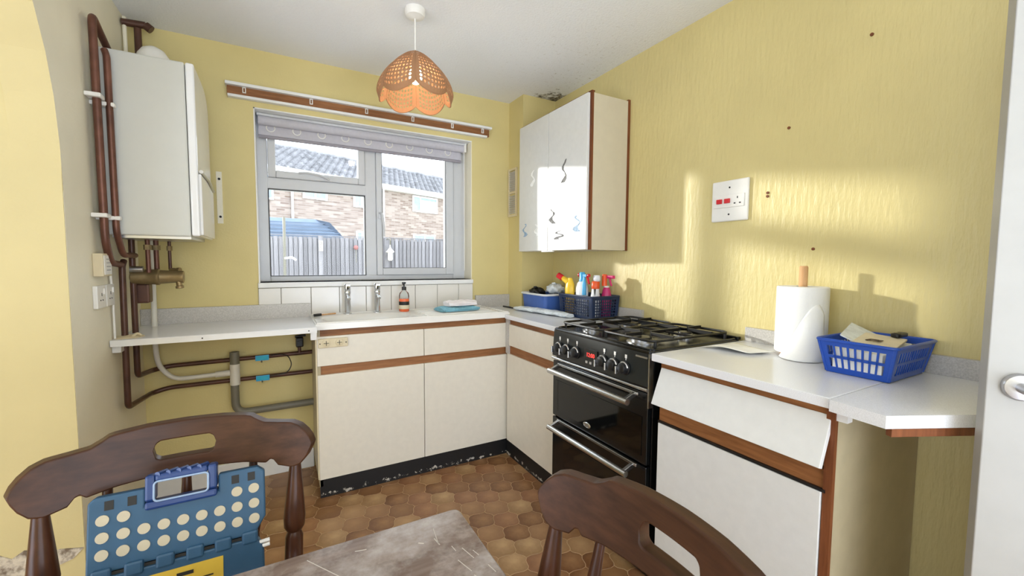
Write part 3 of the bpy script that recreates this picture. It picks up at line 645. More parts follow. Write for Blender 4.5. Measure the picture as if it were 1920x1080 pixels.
def cloth(name, lab, cat, cx, cy, z, lx, ly, h, m, rot, grp=None, seedv=0):
    q = thing(name, lab, cat, (cx, cy, z), rot, grp, local=True); rnd = random.Random(seedv)
    ph = [rnd.uniform(0, 6) for _ in range(6)]
    def fn(u, v):                                  # closed folded pad, swept round its long axis
        a = 2*PI*v; e = 3.2; c, s_ = math.cos(a), math.sin(a); d = (abs(c)**e+abs(s_)**e)**(-1/e)
        en = 1-0.12*abs(2*u-1)**6
        x = (u-0.5)*lx+0.006*math.sin(ph[0]+5*v*PI); y = c*d*ly/2*en+0.006*math.sin(ph[1]+7*u); zz = (s_*d*0.5+0.5)*h*en
        zz += (0.004*math.sin(ph[2]+11*u+4*c)+0.003*math.sin(ph[3]+17*c+6*u))*(1 if s_ > 0 else 0)
        return (x, y, max(0.0012, zz+0.001))
    mb = MB(); mb.grid(fn, 20, 28)
    w_ = 21; mb.f.append(tuple(j*w_ for j in range(28))); mb.f.append(tuple(j*w_+20 for j in range(27, -1, -1)))
    mb.build('cloth_body', m, q, smooth=60)
    for k in range(2):
        MB().tube([(-lx*0.46, -ly*0.5-0.001, h*(0.3+0.35*k)), (0, -ly*0.5-0.004, h*(0.28+0.36*k)), (lx*0.46, -ly*0.5, h*(0.3+0.35*k))], 0.0035, 6).build('fold', m, q, smooth=True)
    return q
cloth('folded_cloth', 'teal blue folded cloth lying on the drainer', 'cloth', 0.975, 2.47, SZ+0.006, 0.25, 0.15, 0.026, 'teal_cloth', 0.10, seedv=3)
cloth('folded_cloth', 'white folded cloth on top of the teal cloth', 'cloth', 1.005, 2.485, SZ+0.034, 0.19, 0.11, 0.030, 'white_cloth', 0.05, seedv=5)
q = thing('scrub_brush', 'small dark scraper left on the corner of the sink', 'brush', (0.22, 2.62, SZ))
MB().tube([(0.165, 2.59, SZ+0.008), (0.205, 2.60, SZ+0.009)], 0.0075, 10).build('head', 'black_plastic', q, smooth=True)
MB().tube([(0.20, 2.60, SZ+0.007), (0.285, 2.64, SZ+0.007)], 0.0045, 8).build('handle', 'beech', q, smooth=True)

# ------------------------------------------------------------------ corner cabinet + worktop left of the cooker
XF = 1.237
cb = thing('corner_cabinet', 'cream corner cabinet with one drawer and door left of the cooker', 'cabinet', (1.49, 2.0, 0))
B(XF+0.010, XF+0.03, 1.712, 2.300, 0.830, 0.873).build('top_rail', 'rail_wood_y', cb)
B(XF+0.010, XF+0.04, 1.712, 2.300, 0.640, 0.715).build('middle_rail', 'rail_wood_y', cb)
B(XF, XF+0.016, 1.714, 2.262, 0.708, 0.840).build('drawer_front', 'laminate', cb, bevel=0.0015)
B(XF, XF+0.016, 1.714, 2.284, 0.100, 0.655).build('door', 'laminate', cb, bevel=0.0015)
B(XF+0.008, XF+0.022, 1.712, 2.300, 0.0, 0.098).build('plinth', 'plinth', cb)
B(XF+0.018, XR-0.004, 1.712, 1.728, 0.06, 0.868).build('side_panel', 'carcass', cb)
B(XF-0.002, XF+0.016, 2.264, 2.300, 0.655, 0.868).build('corner_post', 'upstand', cb)
wt = thing('worktop', 'grey white corner worktop carrying the baskets beside the sink', 'worktop', (1.48, 2.2, 0.87), group='kitchen worktops')
MB().prism([(1.217, 1.708), (XR-0.001, 1.708), (XR-0.001, 2.512), (1.474, 2.512), (1.474, YB-0.001), (1.254, YB-0.001), (1.254, 2.278), (1.217, 2.278)], 0.874, 0.900).build('top', 'worktop', wt, bevel=0.002)
B(1.205, 1.474, YB-0.020, YB-0.001, 0.900, 0.988).build('upstand', 'upstand', wt, bevel=0.001)
B(XR-0.020, XR-0.001, 1.640, 2.512, 0.900, 0.968).build('upstand', 'upstand', wt, bevel=0.001)

# ------------------------------------------------------------------ cooker
ck = thing('cooker', 'black freestanding gas cooker with two oven doors and steel handles', 'cooker', (1.45, 1.39, 0))
KY0, KY1, KX = 1.078, 1.700, 1.178
B(KX+0.022, 1.712, KY0, KY1, 0.03, 0.892).build('body', 'black', ck, bevel=0.003)
B(KX+0.05, 1.70, KY0+0.02, KY1-0.02, 0.0, 0.04).build('base', 'black_plastic', ck)
# control panel, leaning a little
MB().prism([(KX-0.004, 0.768), (KX+0.03, 0.768), (KX+0.03, 0.893), (KX+0.006, 0.893)], KY0+0.004, KY1-0.002, lambda a, b, c: (a, c, b)).build('control_panel', 'black_panel', ck, bevel=0.002)
B(KX-0.002, KX+0.02, KY0, KY0+0.005, 0.690, 0.893).build('edge_trim', 'steel', ck)
MB().cyl((KX-0.003, KY0+0.006, 0.757), (KX-0.003, KY1-0.004, 0.757), 0.007, 10).build('chrome_strip', 'steel', ck, smooth=True)
for y in (1.640, 1.578, 1.508, 1.325, 1.262, 1.200):
    z = 0.815; kx = KX-0.002
    kn = MB().lathe([(0.027, 0), (0.027, 0.004), (0.022, 0.006), (0.020, 0.024), (0.017, 0.026)], 24, (kx, y, z), (-1, 0, 0.07)).build('knob', 'black_plastic', ck, smooth=True)
    MB().tube([(kx-0.010, y+0.0225*math.cos(a), z+0.0225*math.sin(a)) for a in [PI*k/14-0.25 for k in range(15)]], 0.0046, 6).build('knob_bezel', 'steel', kn, smooth=True)
    B(kx-0.034, kx-0.004, y+0.017, y+0.024, z-0.024, z+0.006).build('knob_blade', 'steel', kn, bevel=0.0015)
    B(kx+0.002, kx+0.0035, y-0.005, y+0.005, 0.854, 0.868).box(kx+0.002, kx+0.0035, y-0.0012, y+0.0012, 0.846, 0.854).build('dial_mark', 'white_plastic', ck)
B(KX-0.003, KX+0.004, 1.365, 1.450, 0.800, 0.848).build('clock_window', 'black_glass', ck)
tc = bpy.data.curves.new('clock_digits', 'FONT'); tc.body = '12:00'; tc.size = 0.025; tc.align_x = 'CENTER'; tc.extrude = 0.0003; tc.materials.append(M['led'])
tmp = bpy.data.objects.new('tmp', tc); C.objects.link(tmp); bpy.context.view_layer.update()
dm = bpy.data.meshes.new_from_object(tmp.evaluated_get(bpy.context.evaluated_depsgraph_get())); bpy.data.objects.remove(tmp)
to = bpy.data.objects.new('clock_digits', dm); C.objects.link(to); to.parent = ck
to.rotation_euler = (PI/2, 0, -PI/2); to.location = Vector((KX-0.0045, 1.408, 0.815))-Vector((1.45, 1.39, 0))
for y in (1.435, 1.408, 1.380): B(KX-0.0045, KX+0.001, y-0.006, y+0.006, 0.784, 0.794).build('touch_key', 'upstand', ck)
B(KX+0.001, KX+0.005, 1.092, 1.150, 0.872, 0.8785).build('maker_name_strip', 'satin', ck)
# doors
def oven_door(z0, z1, hz, window):
    d = B(KX, KX+0.022, KY0+0.006, KY1-0.006, z0, z1).build('oven_door', 'black', ck, bevel=0.003)
    B(KX-0.002, KX+0.004, KY0+0.07 if window else KY0+0.03, KY1-(0.10 if window else 0.03), z0+0.03, hz-0.055).build('door_glass', 'black_glass', d)
    hx = KX-0.052
    MB().tube([(hx, KY0+0.055, hz), (hx, KY1-0.045, hz)], 0.0125, 14).build('handle', 'steel', d, smooth=True)
    for y in (KY0+0.07, KY1-0.06): MB().obox(((hx+KX)/2, y, hz+0.012), ((KX-hx)/2+0.004, 0, 0.011), (0, 0.007, 0), (-0.002, 0, 0.009)).build('handle_bracket', 'steel', d, bevel=0.002)
    B(KX-0.006, KX, KY0+0.05, KY1-0.05, hz+0.020, hz+0.032).build('vent_slot', 'steel', d, bevel=0.002)
    return d
oven_door(0.470, 0.745, 0.706, False)
oven_door(0.095, 0.462, 0.428, True)
mb = MB().lathe([(0.020, 0), (0.020, 0.003), (0.016, 0.005), (0.015, 0.0035), (0.001, 0.0035)], 28, (0, 0, 0), (-1, 0, 0))
mb.v = [(KX-0.0005+a, 1.425+b*1.25, 0.507+c*0.62) for a, b, c in mb.v]; mb.build('badge', 'steel', ck, smooth=True)
# hob
hb = MB().prism(rrect(KX+0.004, 1.716, KY0-0.004, KY1+0.004, 0.02), 0.890, 0.902).build('hob_plate', 'black', ck, bevel=0.003)
MB().tube([(x, y, 0.903) for x, y in rrect(KX+0.022, 1.706, KY0+0.010, KY1-0.010, 0.02)], 0.006, 8, closed=True).build('hob_rim', 'black', hb, smooth=True)
B(1.700, 1.722, KY0, KY1, 0.900, 0.914).build('rear_rail', 'black', ck, bevel=0.003)
for bxx, byy, rr in ((1.30, 1.55, 0.034), (1.30, 1.235, 0.046), (1.56, 1.55, 0.046), (1.56, 1.235, 0.034)):
    q = MB().lathe([(rr*1.35, 0), (rr*1.35, 0.004), (rr, 0.006), (rr, 0.014), (rr*0.95, 0.016)], 24, (bxx, byy, 0.902)).build('burner', 'satin', ck, smooth=True)
    MB().lathe([(rr*0.86, 0.016), (rr*0.84, 0.022), (rr*0.5, 0.024), (0.001, 0.024)], 24, (bxx, byy, 0.902)).build('burner_cap', 'iron', q, smooth=True)
def grate(y0, y1):
    g = MB(); x0, x1, z = 1.215, 1.675, 0.932; r = 0.0055; ym = (y0+y1)/2; xm = (x0+x1)/2
    g.tube([(x, y, z) for x, y in rrect(x0, x1, y0, y1, 0.03, 4)], r, 6, closed=True)
    g.tube([(xm, y0, z), (xm, y1, z)], r, 6)
    for cx in ((x0+xm)/2, (xm+x1)/2):
        for dx, dy, L0, L1 in ((1, 0, 0.028, (xm-x0)/2), (-1, 0, 0.028, (xm-x0)/2), (0, 1, 0.028, (y1-y0)/2), (0, -1, 0.028, (y1-y0)/2)):
            g.obox((cx+dx*(L0+L1)/2, ym+dy*(L0+L1)/2, z+0.004), (dx*(L1-L0)/2 or 0.004, dy*(L1-L0)/2 if dy else (0 if dx else 0.004), 0) if dx else (0.004, 0, 0), (0, 0.004, 0) if dx else (0, (L1-L0)/2*dy, 0), (0, 0, 0.007))
    for fx in (x0+0.02, x1-0.02):
        for fy in (y0+0.004, y1-0.004): g.cyl((fx, fy, 0.903), (fx, fy, z), 0.006, 8)
    return g.build('pan_support', 'iron', ck, smooth=True)
grate(KY0+0.025, (KY0+KY1)/2-0.006); grate((KY0+KY1)/2+0.006, KY1-0.025)

# ------------------------------------------------------------------ cabinet right of the cooker
XQ = 1.196; QY0, QY1 = 0.500, 1.048
cb = thing('drawer_cabinet', 'white cabinet right of the cooker with a sagging open drawer front', 'cabinet', (1.45, 0.77, 0))
B(XQ+0.014, XR-0.004, QY0, QY0+0.016, 0.0, 0.868).build('end_panel', 'carcass', cb)
B(XQ, XQ+0.014, QY0-0.002, QY0+0.018, 0.0, 0.868).build('end_edge', 'rail_wood_z', cb)
B(XQ+0.014, XR-0.004, QY1-0.016, QY1, 0.0, 0.868).build('side_panel', 'carcass', cb)
B(XQ+0.008, XQ+0.026, QY0+0.016, QY1, 0.830, 0.868).build('top_rail', 'rail_wood_y', cb)
B(XQ+0.006, XQ+0.030, QY0+0.016, QY1, 0.645, 0.705).build('middle_rail', 'rail_wood_y', cb)
B(XQ-0.002, XQ+0.006, QY0+0.012, QY1, 0.648, 0.656).build('door_top_edge', 'black_plastic', cb)
MB().prism([(XQ+0.004, 0.850), (XQ-0.045, 0.725), (XQ-0.031, 0.720), (XQ+0.018, 0.845)], QY0+0.008, QY1-0.004, lambda a, b, c: (a, c, b)).build('drawer_front', 'laminate_white', cb, bevel=0.0015)
B(XQ-0.006, XQ+0.008, QY0+0.020, QY1-0.004, 0.085, 0.648).build('door', 'laminate_white', cb, bevel=0.0015)
B(XQ+0.012, XQ+0.026, QY0+0.016, QY1, 0.0, 0.082).build('plinth', 'plinth', cb)
B(XQ+0.03, XR-0.01, QY0+0.03, QY1-0.03, 0.70, 0.71).build('drawer_base', 'carcass', cb)
wt = thing('worktop', 'grey white worktop right of the cooker under the kitchen roll', 'worktop', (1.45, 0.78, 0.868), group='kitchen worktops')
B(1.172, XR-0.001, 0.503, 1.066, 0.873, 0.900).build('top', 'worktop', wt, bevel=0.002)
B(XR-0.020, XR-0.001, 0.503, 1.060, 0.900, 0.958).build('upstand', 'upstand', wt, bevel=0.001)
wt = thing('worktop_end', 'clipped corner worktop end piece by the white door', 'worktop', (1.45, 0.33, 0.868), group='kitchen worktops')
MB().prism([(1.164, 0.500), (1.148, 0.385), (1.66, 0.135), (XR-0.001, 0.135), (XR-0.001, 0.500)], 0.870, 0.899).build('top', 'worktop', wt)
MB().prism([(1.160, 0.378), (1.655, 0.137), (1.66, 0.150), (1.166, 0.390)], 0.852, 0.8695).build('raw_edge', 'rail_wood_z', wt)
B(XR-0.020, XR-0.001, 0.135, 0.500, 0.899, 0.957).build('upstand', 'upstand', wt, bevel=0.001)
B(1.20, 1.225, 0.475, 0.499, 0.84, 0.8695).build('block', 'white_paint', wt)
MB().cyl((XR-0.020, 0.365, 0.925), (XR-0.028, 0.365, 0.925), 0.006, 10).build('screw_cap', 'steel', wt)

# ------------------------------------------------------------------ wall cabinet
cb = thing('wall_cabinet', 'white double door wall cabinet with torn sticker marks', 'cabinet', (1.6, 2.15, 1.293))
WXc, CY0, CY1, CZ0, CZ1 = 1.447, 1.780, 2.508, 1.294, 2.124
B(WXc+0.030, XR-0.018, CY0, CY0+0.016, CZ0, CZ1-0.004).build('side_panel', 'cab_side', cb)
B(WXc+0.018, WXc+0.030, CY0-0.001, CY0+0.016, CZ0, CZ1).build('front_edge', 'rail_wood_z', cb)
B(XR-0.018, XR-0.001, CY0-0.002, CY0+0.016, CZ0-0.002, CZ1+0.004).build('scribe_strip', 'rail_wood_z', cb)
B(WXc+0.018, XR-0.001, CY1-0.016, CY1, CZ0, CZ1).build('side_panel', 'laminate', cb)
B(WXc+0.018, XR-0.001, CY0+0.016, CY1-0.016, CZ0, CZ0+0.016).build('bottom_panel', 'laminate', cb)
B(WXc+0.016, XR-0.001, CY0+0.016, CY1-0.016, CZ1-0.016, CZ1).build('top_panel', 'laminate', cb)
B(WXc+0.014, WXc+0.034, CY0-0.003, CY1+0.001, CZ1, CZ1+0.006).build('top_strip', 'rail_wood_z', cb)
dA = B(WXc, WXc+0.016, CY0+0.012, 2.1585, CZ0+0.002, CZ1-0.004).build('door', 'laminate_white', cb, bevel=0.0015)
dB = B(WXc, WXc+0.016, 2.1625, CY1, CZ0+0.002, CZ1-0.004).build('door', 'laminate_white', cb, bevel=0.0015)
B(WXc-0.004, WXc+0.010, 2.10, 2.22, CZ0-0.006, CZ0+0.001).build('finger_pull', 'white_plastic', cb)
M['residue'] = plain('grey_sticker_residue', S(120, 118, 116), 0.7, var=0.35, vs=60)
M['residue_w'] = plain('white_sticker_residue', S(246, 246, 244), 0.6)
M['residue_b'] = plain('blue_sticker_residue', S(150, 176, 200), 0.6, var=0.2, vs=60)
def residue(px, py, h, wd, m, seedv, dr):
    rnd = random.Random(seedv); mb = MB(); n = 7; P = []
    for k in range(n+1):
        z = py+h*(k/n-0.5); wk = wd*(0.35+0.65*rnd.random())*(1.3 if k < 3 else 0.6); s_ = wd*0.5*math.sin(k*1.3+seedv); P.append((px+s_-wk/2, px+s_+wk/2, z))
    o_ = [(a, z) for a, b, z in P]+[(b, z) for a, b, z in reversed(P)]
    mb.prism(o_, WXc-0.0012, WXc+0.0005, lambda a, b, c: (c, a, b)); return mb.build('sticker_residue', m, dr)
residue(2.335, 1.762, 0.10, 0.034, 'residue_w', 1, dB)
residue(1.995, 1.748, 0.13, 0.034, 'residue', 2, dA)
residue(2.435, 1.435, 0.085, 0.042, 'residue_b', 3, dB); residue(2.290, 1.428, 0.075, 0.038, 'residue_w', 4, dB)
residue(2.110, 1.500, 0.090, 0.040, 'residue', 5, dA); residue(1.865, 1.440, 0.090, 0.046, 'residue_b', 6, dA); residue(2.035, 1.385, 0.050, 0.075, 'residue', 7, dA)
# vent grille on the pillar
q = thing('wall_vent', 'cream louvred air vent half hidden behind the wall cabinet', 'vent', (1.475, 2.64, 1.545))
frame(MB(), 2.585, 2.700, 1.546, 1.884, 0.010, 0, 0.012); mb = MB()
for a, b, c, d in ((2.585, 2.700, 1.546, 1.560), (2.585, 2.700, 1.870, 1.884), (2.585, 2.597, 1.56, 1.87), (2.688, 2.700, 1.56, 1.87), (2.597, 2.688, 1.708, 1.722)): mb.box(1.463, 1.4745, a, b, c, d)
mb.build('frame', 'cream_plastic', q)
for k in range(10):
    z = 1.572+k*0.0145+(0.012 if k > 8 else 0); MB().obox((1.469, 2.6425, z), (0.004, 0, -0.004), (0, 0.0455, 0), (0.0006, 0, 0.0006)).build('louvre', 'upstand', q)
for k in range(10):
    z = 1.732+k*0.0138; MB().obox((1.469, 2.6425, z), (0.004, 0, -0.004), (0, 0.0455, 0), (0.0006, 0, 0.0006)).build('louvre', 'upstand', q)
# cooker switch
q = thing('cooker_switch', 'white cooker control plate with two red switches and a socket', 'switch', (XR, 1.16, 1.41))
B(XR-0.012, XR, 1.075, 1.245, 1.410, 1.588).build('plate', 'white_plastic', q, bevel=0.006, seg=3)
B(XR-0.016, XR-0.011, 1.090, 1.232, 1.470, 1.525).build('insert', 'white_plastic', q, bevel=0.002)
for y in (1.203, 1.166):
    B(XR-0.022, XR-0.015, y-0.013, y+0.013, 1.488, 1.508).build('red_switch', 'red', q, bevel=0.002)
B(XR-0.0165, XR-0.0155, 1.118, 1.122, 1.505, 1.514).build('pin_hole', 'dark', q)
for y in (1.132, 1.108): B(XR-0.0165, XR-0.0155, y-0.004, y+0.004, 1.483, 1.488).build('pin_hole', 'dark', q)
for z in (1.440, 1.556): MB().cyl((XR-0.0115, 1.160, z), (XR-0.0130, 1.160, z), 0.004, 10).build('screw', 'dark', q)

# ------------------------------------------------------------------ things on the left-of-cooker worktop
def hollow(name, par, m, x0, x1, y0, y1, z0, z1, fl, th=0.003, rim=0.010):
    mb = MB(); r = 0.02
    a = rrect(x0, x1, y0, y1, r); b = rrect(x0-fl, x1+fl, y0-fl, y1+fl, r+fl*0.5)
    ai = rrect(x0+th, x1-th, y0+th, y1-th, r); bi = rrect(x0-fl+th, x1+fl-th, y0-fl+th, y1+fl-th, r+fl*0.5); n = len(a)
    P = [(x, y, z0) for x, y in a]+[(x, y, z1) for x, y in b]+[(x, y, z1) for x, y in bi]+[(x, y, z0+th) for x, y in ai]
    F = [tuple(range(n-1, -1, -1)), tuple(3*n+i for i in range(n))]
    for k in range(3): F += [(k*n+i, k*n+(i+1) % n, (k+1)*n+(i+1) % n, (k+1)*n+i) for i in range(n)]
    mb.add(P, F); return mb.build(name, m, par, smooth=True)
q = thing('storage_tub', 'blue plastic tub full of odds and ends by the pillar', 'tub', (1.57, 2.34, 0.9))
hollow('tub', q, 'tub_blue', 1.462, 1.680, 2.200, 2.470, 0.901, 1.015, 0.010)
MB().tube([(x, y, 1.016) for x, y in rrect(1.448, 1.694, 2.186, 2.484, 0.03)], 0.007, 8, closed=True).build('rim', 'white_bottle', q, smooth=True)
for lab, nm_, cx, cy, cz, s_, m_ in (('crumpled clear plastic bag on top of the blue tub', 'plastic_bag', 1.61, 2.30, 1.045, 0.055, 'wrap'), ('dark folded pouch lying in the blue tub', 'pouch', 1.53, 2.40, 1.020, 0.05, 'black_plastic')):
    g = thing(nm_, lab, nm_.split('_')[-1], (cx, cy, cz-0.03)); rnd = random.Random(4)
    mb = MB()
    def fn(u, v, cx=cx, cy=cy, cz=cz, s_=s_):
        a = 2*PI*u; b_ = PI*(v-0.5); k = s_*(1+0.13*math.sin(5*a+3*b_)+0.10*math.sin(9*a-7*b_))
        return (cx+k*math.cos(a)*math.cos(b_), cy+k*1.1*math.sin(a)*math.cos(b_), cz+k*0.62*math.sin(b_))
    mb.grid(fn, 26, 14); mb.build('body', m_, g, smooth=70, merge=True)
    MB().tube([(cx, cy, cz+s_*0.5), (cx-0.015, cy-0.01, cz+s_*0.75), (cx-0.03, cy, cz+s_*0.7)], 0.006, 6).build('twist', m_, g, smooth=True)

def lattice_side(mb, p0, p1, q0, q1, nu, nv, th, um=0.06, vm=0.10, bar=0.34):
    # bars of an openwork panel between bottom edge p0-p1 and top edge q0-q1
    p0, p1, q0, q1 = map(Vector, (p0, p1, q0, q1)); nrm = (p1-p0).cross(q0-p0).normalized()*th
    def pt(u, v): return (p0.lerp(p1, u)).lerp(q0.lerp(q1, u), v)
    def quad(u0, u1, v0, v1):
        a, b, c, d = pt(u0, v0), pt(u1, v0), pt(u1, v1), pt(u0, v1)
        mb.add([a-nrm, b-nrm, c-nrm, d-nrm, a+nrm, b+nrm, c+nrm, d+nrm], [(0,3,2,1),(4,5,6,7),(0,1,5,4),(1,2,6,5),(2,3,7,6),(3,0,4,7)])
    quad(0, 1, 0, vm); quad(0, 1, 1-vm, 1); quad(0, um, vm, 1-vm); quad(1-um, 1, vm, 1-vm)
    du = (1-2*um)/nu; dv = (1-2*vm)/nv
    for i in range(1, nu): quad(um+du*(i-bar/2), um+du*(i+bar/2), vm, 1-vm)
    for j in range(1, nv): quad(um, 1-um, vm+dv*(j-bar*0.42), vm+dv*(j+bar*0.42))
def basket(name, lab, m, x0, x1, y0, y1, z0, z1, fl, nux, nuy, nv, bar, um, vm):
    q = thing(name, lab, 'basket', ((x0+x1)/2, (y0+y1)/2, z0)); c = [(x0, y0), (x1, y0), (x1, y1), (x0, y1)]; e = [(x0-fl, y0-fl), (x1+fl, y0-fl), (x1+fl, y1+fl), (x0-fl, y1+fl)]
    for k in range(4):
        a, b = c[k], c[(k+1) % 4]; A_, B_ = e[k], e[(k+1) % 4]; mb = MB()
        lattice_side(mb, (*a, z0), (*b, z0), (*A_, z1), (*B_, z1), nux if k % 2 == 0 else nuy, nv, 0.0014, um, vm, bar); mb.build('side', m, q)
    B(x0, x1, y0, y1, z0, z0+0.003).build('base', m, q)
    mb = MB(); mb.tube([(x, y, z1) for x, y in rrect(x0-fl-0.004, x1+fl+0.004, y0-fl-0.004, y1+fl+0.004, 0.012)], 0.0048, 8, closed=True); mb.build('rim', m, q, smooth=True)
    for (a, b), (A_, B_) in zip(c, e): MB().tube([(a, b, z0+0.003), (A_, B_, z1)], 0.0045, 8).build('corner_rib', m, q, smooth=True)
    return q
basket('cleaning_basket', 'navy openwork basket full of cleaning bottles', 'navy', 1.522, 1.700, 1.815, 2.110, 0.901, 1.032, 0.009, 10, 15, 6, 0.38, 0.10, 0.14)
def bottle_at(name, lab, cat, x, y): return thing(name, lab, cat, (x, y, 0.905), group='cleaning bottles in the navy basket')
Z0 = 0.905
q = bottle_at('bleach_bottle', 'yellow bottle with a red cap leaning from the navy basket', 'bottle', 1.560, 2.075)
def ovals(mb, prof, x, y, z, ex, ey, rot=0.0, n=20, lean=(0, 0)):
    P = []; n_ = len(prof)
    for r, h in prof:
        for k in range(n):
            a = 2*PI*k/n; dx, dy = r*ex*math.cos(a), r*ey*math.sin(a)
            P.append((x+lean[0]*h+dx*math.cos(rot)-dy*math.sin(rot), y+lean[1]*h+dx*math.sin(rot)+dy*math.cos(rot), z+h))
    F = [tuple(range(n-1, -1, -1)), tuple((n_-1)*n+k for k in range(n))]+[(j*n+k, j*n+(k+1) % n, (j+1)*n+(k+1) % n, (j+1)*n+k) for j in range(n_-1) for k in range(n)]
    return mb.add(P, F)
ovals(MB(), [(0.9, 0), (1, 0.01), (1, 0.16), (0.92, 0.185), (0.6, 0.21), (0.42, 0.225)], 1.560, 2.075, Z0, 0.026, 0.036).build('body', 'yellow', q, smooth=50)
MB().cyl((1.555, 2.085, Z0+0.20), (1.535, 2.125, Z0+0.226), 0.020, 16, 0.014).build('neck', 'yellow', q, smooth=True)
MB().cyl((1.537, 2.120, Z0+0.222), (1.523, 2.150, Z0+0.240), 0.018, 16).build('cap', 'red', q, smooth=True)
q = bottle_at('spray_bottle', 'milky white bottle with sky blue spray head and red trigger in the navy basket', 'bottle', 1.572, 1.972)
ovals(MB(), [(0.95, 0), (1, 0.01), (1, 0.165), (0.8, 0.195), (0.45, 0.212)], 1.572, 1.972, Z0, 0.030, 0.046).build('body', 'white_bottle', q, smooth=50)
ovals(MB(), [(1, 0.205), (1, 0.22), (0.9, 0.225), (0.95, 0.255), (0.7, 0.262)], 1.572, 1.972, Z0, 0.017, 0.022).box(1.562, 1.582, 1.925, 1.975, Z0+0.236, Z0+0.250).build('spray_head', 'sky_blue', q, smooth=50)
ovals(MB(), [(1, 0.13), (0.9, 0.19), (0.5, 0.235)], 1.560, 1.938, Z0, 0.012, 0.016).build('side_cap', 'sky_blue', q, smooth=50)
MB().tube([(1.572, 1.930, Z0+0.243), (1.570, 1.915, Z0+0.22), (1.570, 1.905, Z0+0.195)], 0.0065, 8, 0.01).cyl((1.572, 1.918, Z0+0.244), (1.572, 1.908, Z0+0.244), 0.010, 12).cyl((1.572, 1.992, Z0+0.245), (1.572, 2.002, Z0+0.245), 0.012, 12).build('trigger', 'red', q, smooth=True)
q = bottle_at('spray_bottle', 'clear bottle with an orange collar and pale spray head in the navy basket', 'bottle', 1.608, 1.885)
ovals(MB(), [(1, 0), (1, 0.12), (0.85, 0.14), (0.75, 0.172)], 1.600, 1.885, Z0, 0.028, 0.030).build('body', 'white_bottle', q, smooth=50)
ovals(MB(), [(1, 0.168), (1.05, 0.172), (1.05, 0.205), (0.8, 0.212)], 1.600, 1.885, Z0, 0.023, 0.023).build('collar', 'orange', q, smooth=50)
ovals(MB(), [(0.7, 0.21), (1, 0.216), (1, 0.235), (0.8, 0.246)], 1.604, 1.880, Z0, 0.018, 0.026).build('spray_head', 'white_bottle', q, smooth=50)
B(1.580, 1.588, 1.866, 1.878, Z0+0.11, Z0+0.168).build('label', 'ink', q)
q = bottle_at('spray_bottle', 'pink liquid spray bottle with orange and pink trigger head in the navy basket', 'bottle', 1.660, 1.860)
ovals(MB(), [(1, 0), (1, 0.13), (0.8, 0.16), (0.6, 0.176)], 1.660, 1.858, Z0, 0.027, 0.030).build('body', 'magenta_liquid', q, smooth=50)
ovals(MB(), [(0.8, 0.176), (0.8, 0.185)], 1.660, 1.858, Z0, 0.02, 0.02).build('collar', 'white_plastic', q, smooth=50)
ovals(MB(), [(1, 0.185), (1, 0.245), (0.8, 0.252)], 1.652, 1.868, Z0, 0.015, 0.016).build('spray_head', 'orange', q, smooth=50)
B(1.652, 1.672, 1.800, 1.860, Z0+0.228, Z0+0.246).tube([(1.662, 1.835, Z0+0.23), (1.662, 1.826, Z0+0.20), (1.662, 1.818, Z0+0.186)], 0.006, 8).build('trigger', 'pink', q, bevel=0.004)
q = thing('packet', 'long crinkled clear packet lying in front of the navy basket', 'packet', (1.43, 2.2, 0.9))
def fn(u, v):
    a = 2*PI*v; k = 1-0.3*abs(2*u-1)**4; r = 1+0.09*math.sin(23*u+3*a)+0.07*math.sin(37*u-5*a)
    return (1.405+0.075*u+0.040*k*r*math.cos(a), 2.46-0.50*u, 0.9015+max(0, 0.016*k*(1+math.sin(a)*r)))
mb = MB(); mb.grid(fn, 36, 16); mb.f.append(tuple(j*37 for j in range(16))); mb.f.append(tuple(j*37+36 for j in range(15, -1, -1))); mb.build('wrapper', 'wrap', q, smooth=60)
MB().tube([(1.425, 2.40, 0.918), (1.46, 2.18, 0.920)], 0.012, 8).build('contents', 'paper', q, smooth=True)
q = thing('table_knife', 'dark handled knife lying by the pillar', 'knife', (1.37, 2.55, 0.9))
MB().obox((1.425, 2.520, 0.904), (0.004, -0.055, 0), (0.009, 0.001, 0), (0, 0, 0.003)).build('blade', 'black_plastic', q)
MB().obox((1.416, 2.620, 0.905), (0.003, -0.045, 0), (0.008, 0, 0), (0, 0, 0.004)).build('handle', 'black_plastic', q, bevel=0.002)

# ------------------------------------------------------------------ things on the right worktop
q = thing('kitchen_roll', 'white kitchen paper roll on a wooden holder beside the blue basket', 'kitchen roll', (1.632, 0.802, 0.9))
rx_, ry_, R_ = 1.632, 0.802, 0.079
MB().lathe([(0.060, 0), (0.060, 0.008), (0.056, 0.010)], 28, (rx_, ry_, 0.9005)).build('holder_base', 'beech', q, smooth=True)
MB().lathe([(0.0135, 0.008), (0.0135, 0.315), (0.011, 0.319)], 16, (rx_, ry_, 0.9005)).build('holder_post', 'beech', q, smooth=True)
MB().lathe([(0.0215, 0.246), (R_*0.5, 0.2465), (R_-0.003, 0.246), (R_, 0.243), (R_, 0.014), (R_-0.002, 0.011), (0.0215, 0.011)], 40, (rx_, ry_, 0.9005), cap=False).build('paper_roll', 'roll', q, smooth=True)
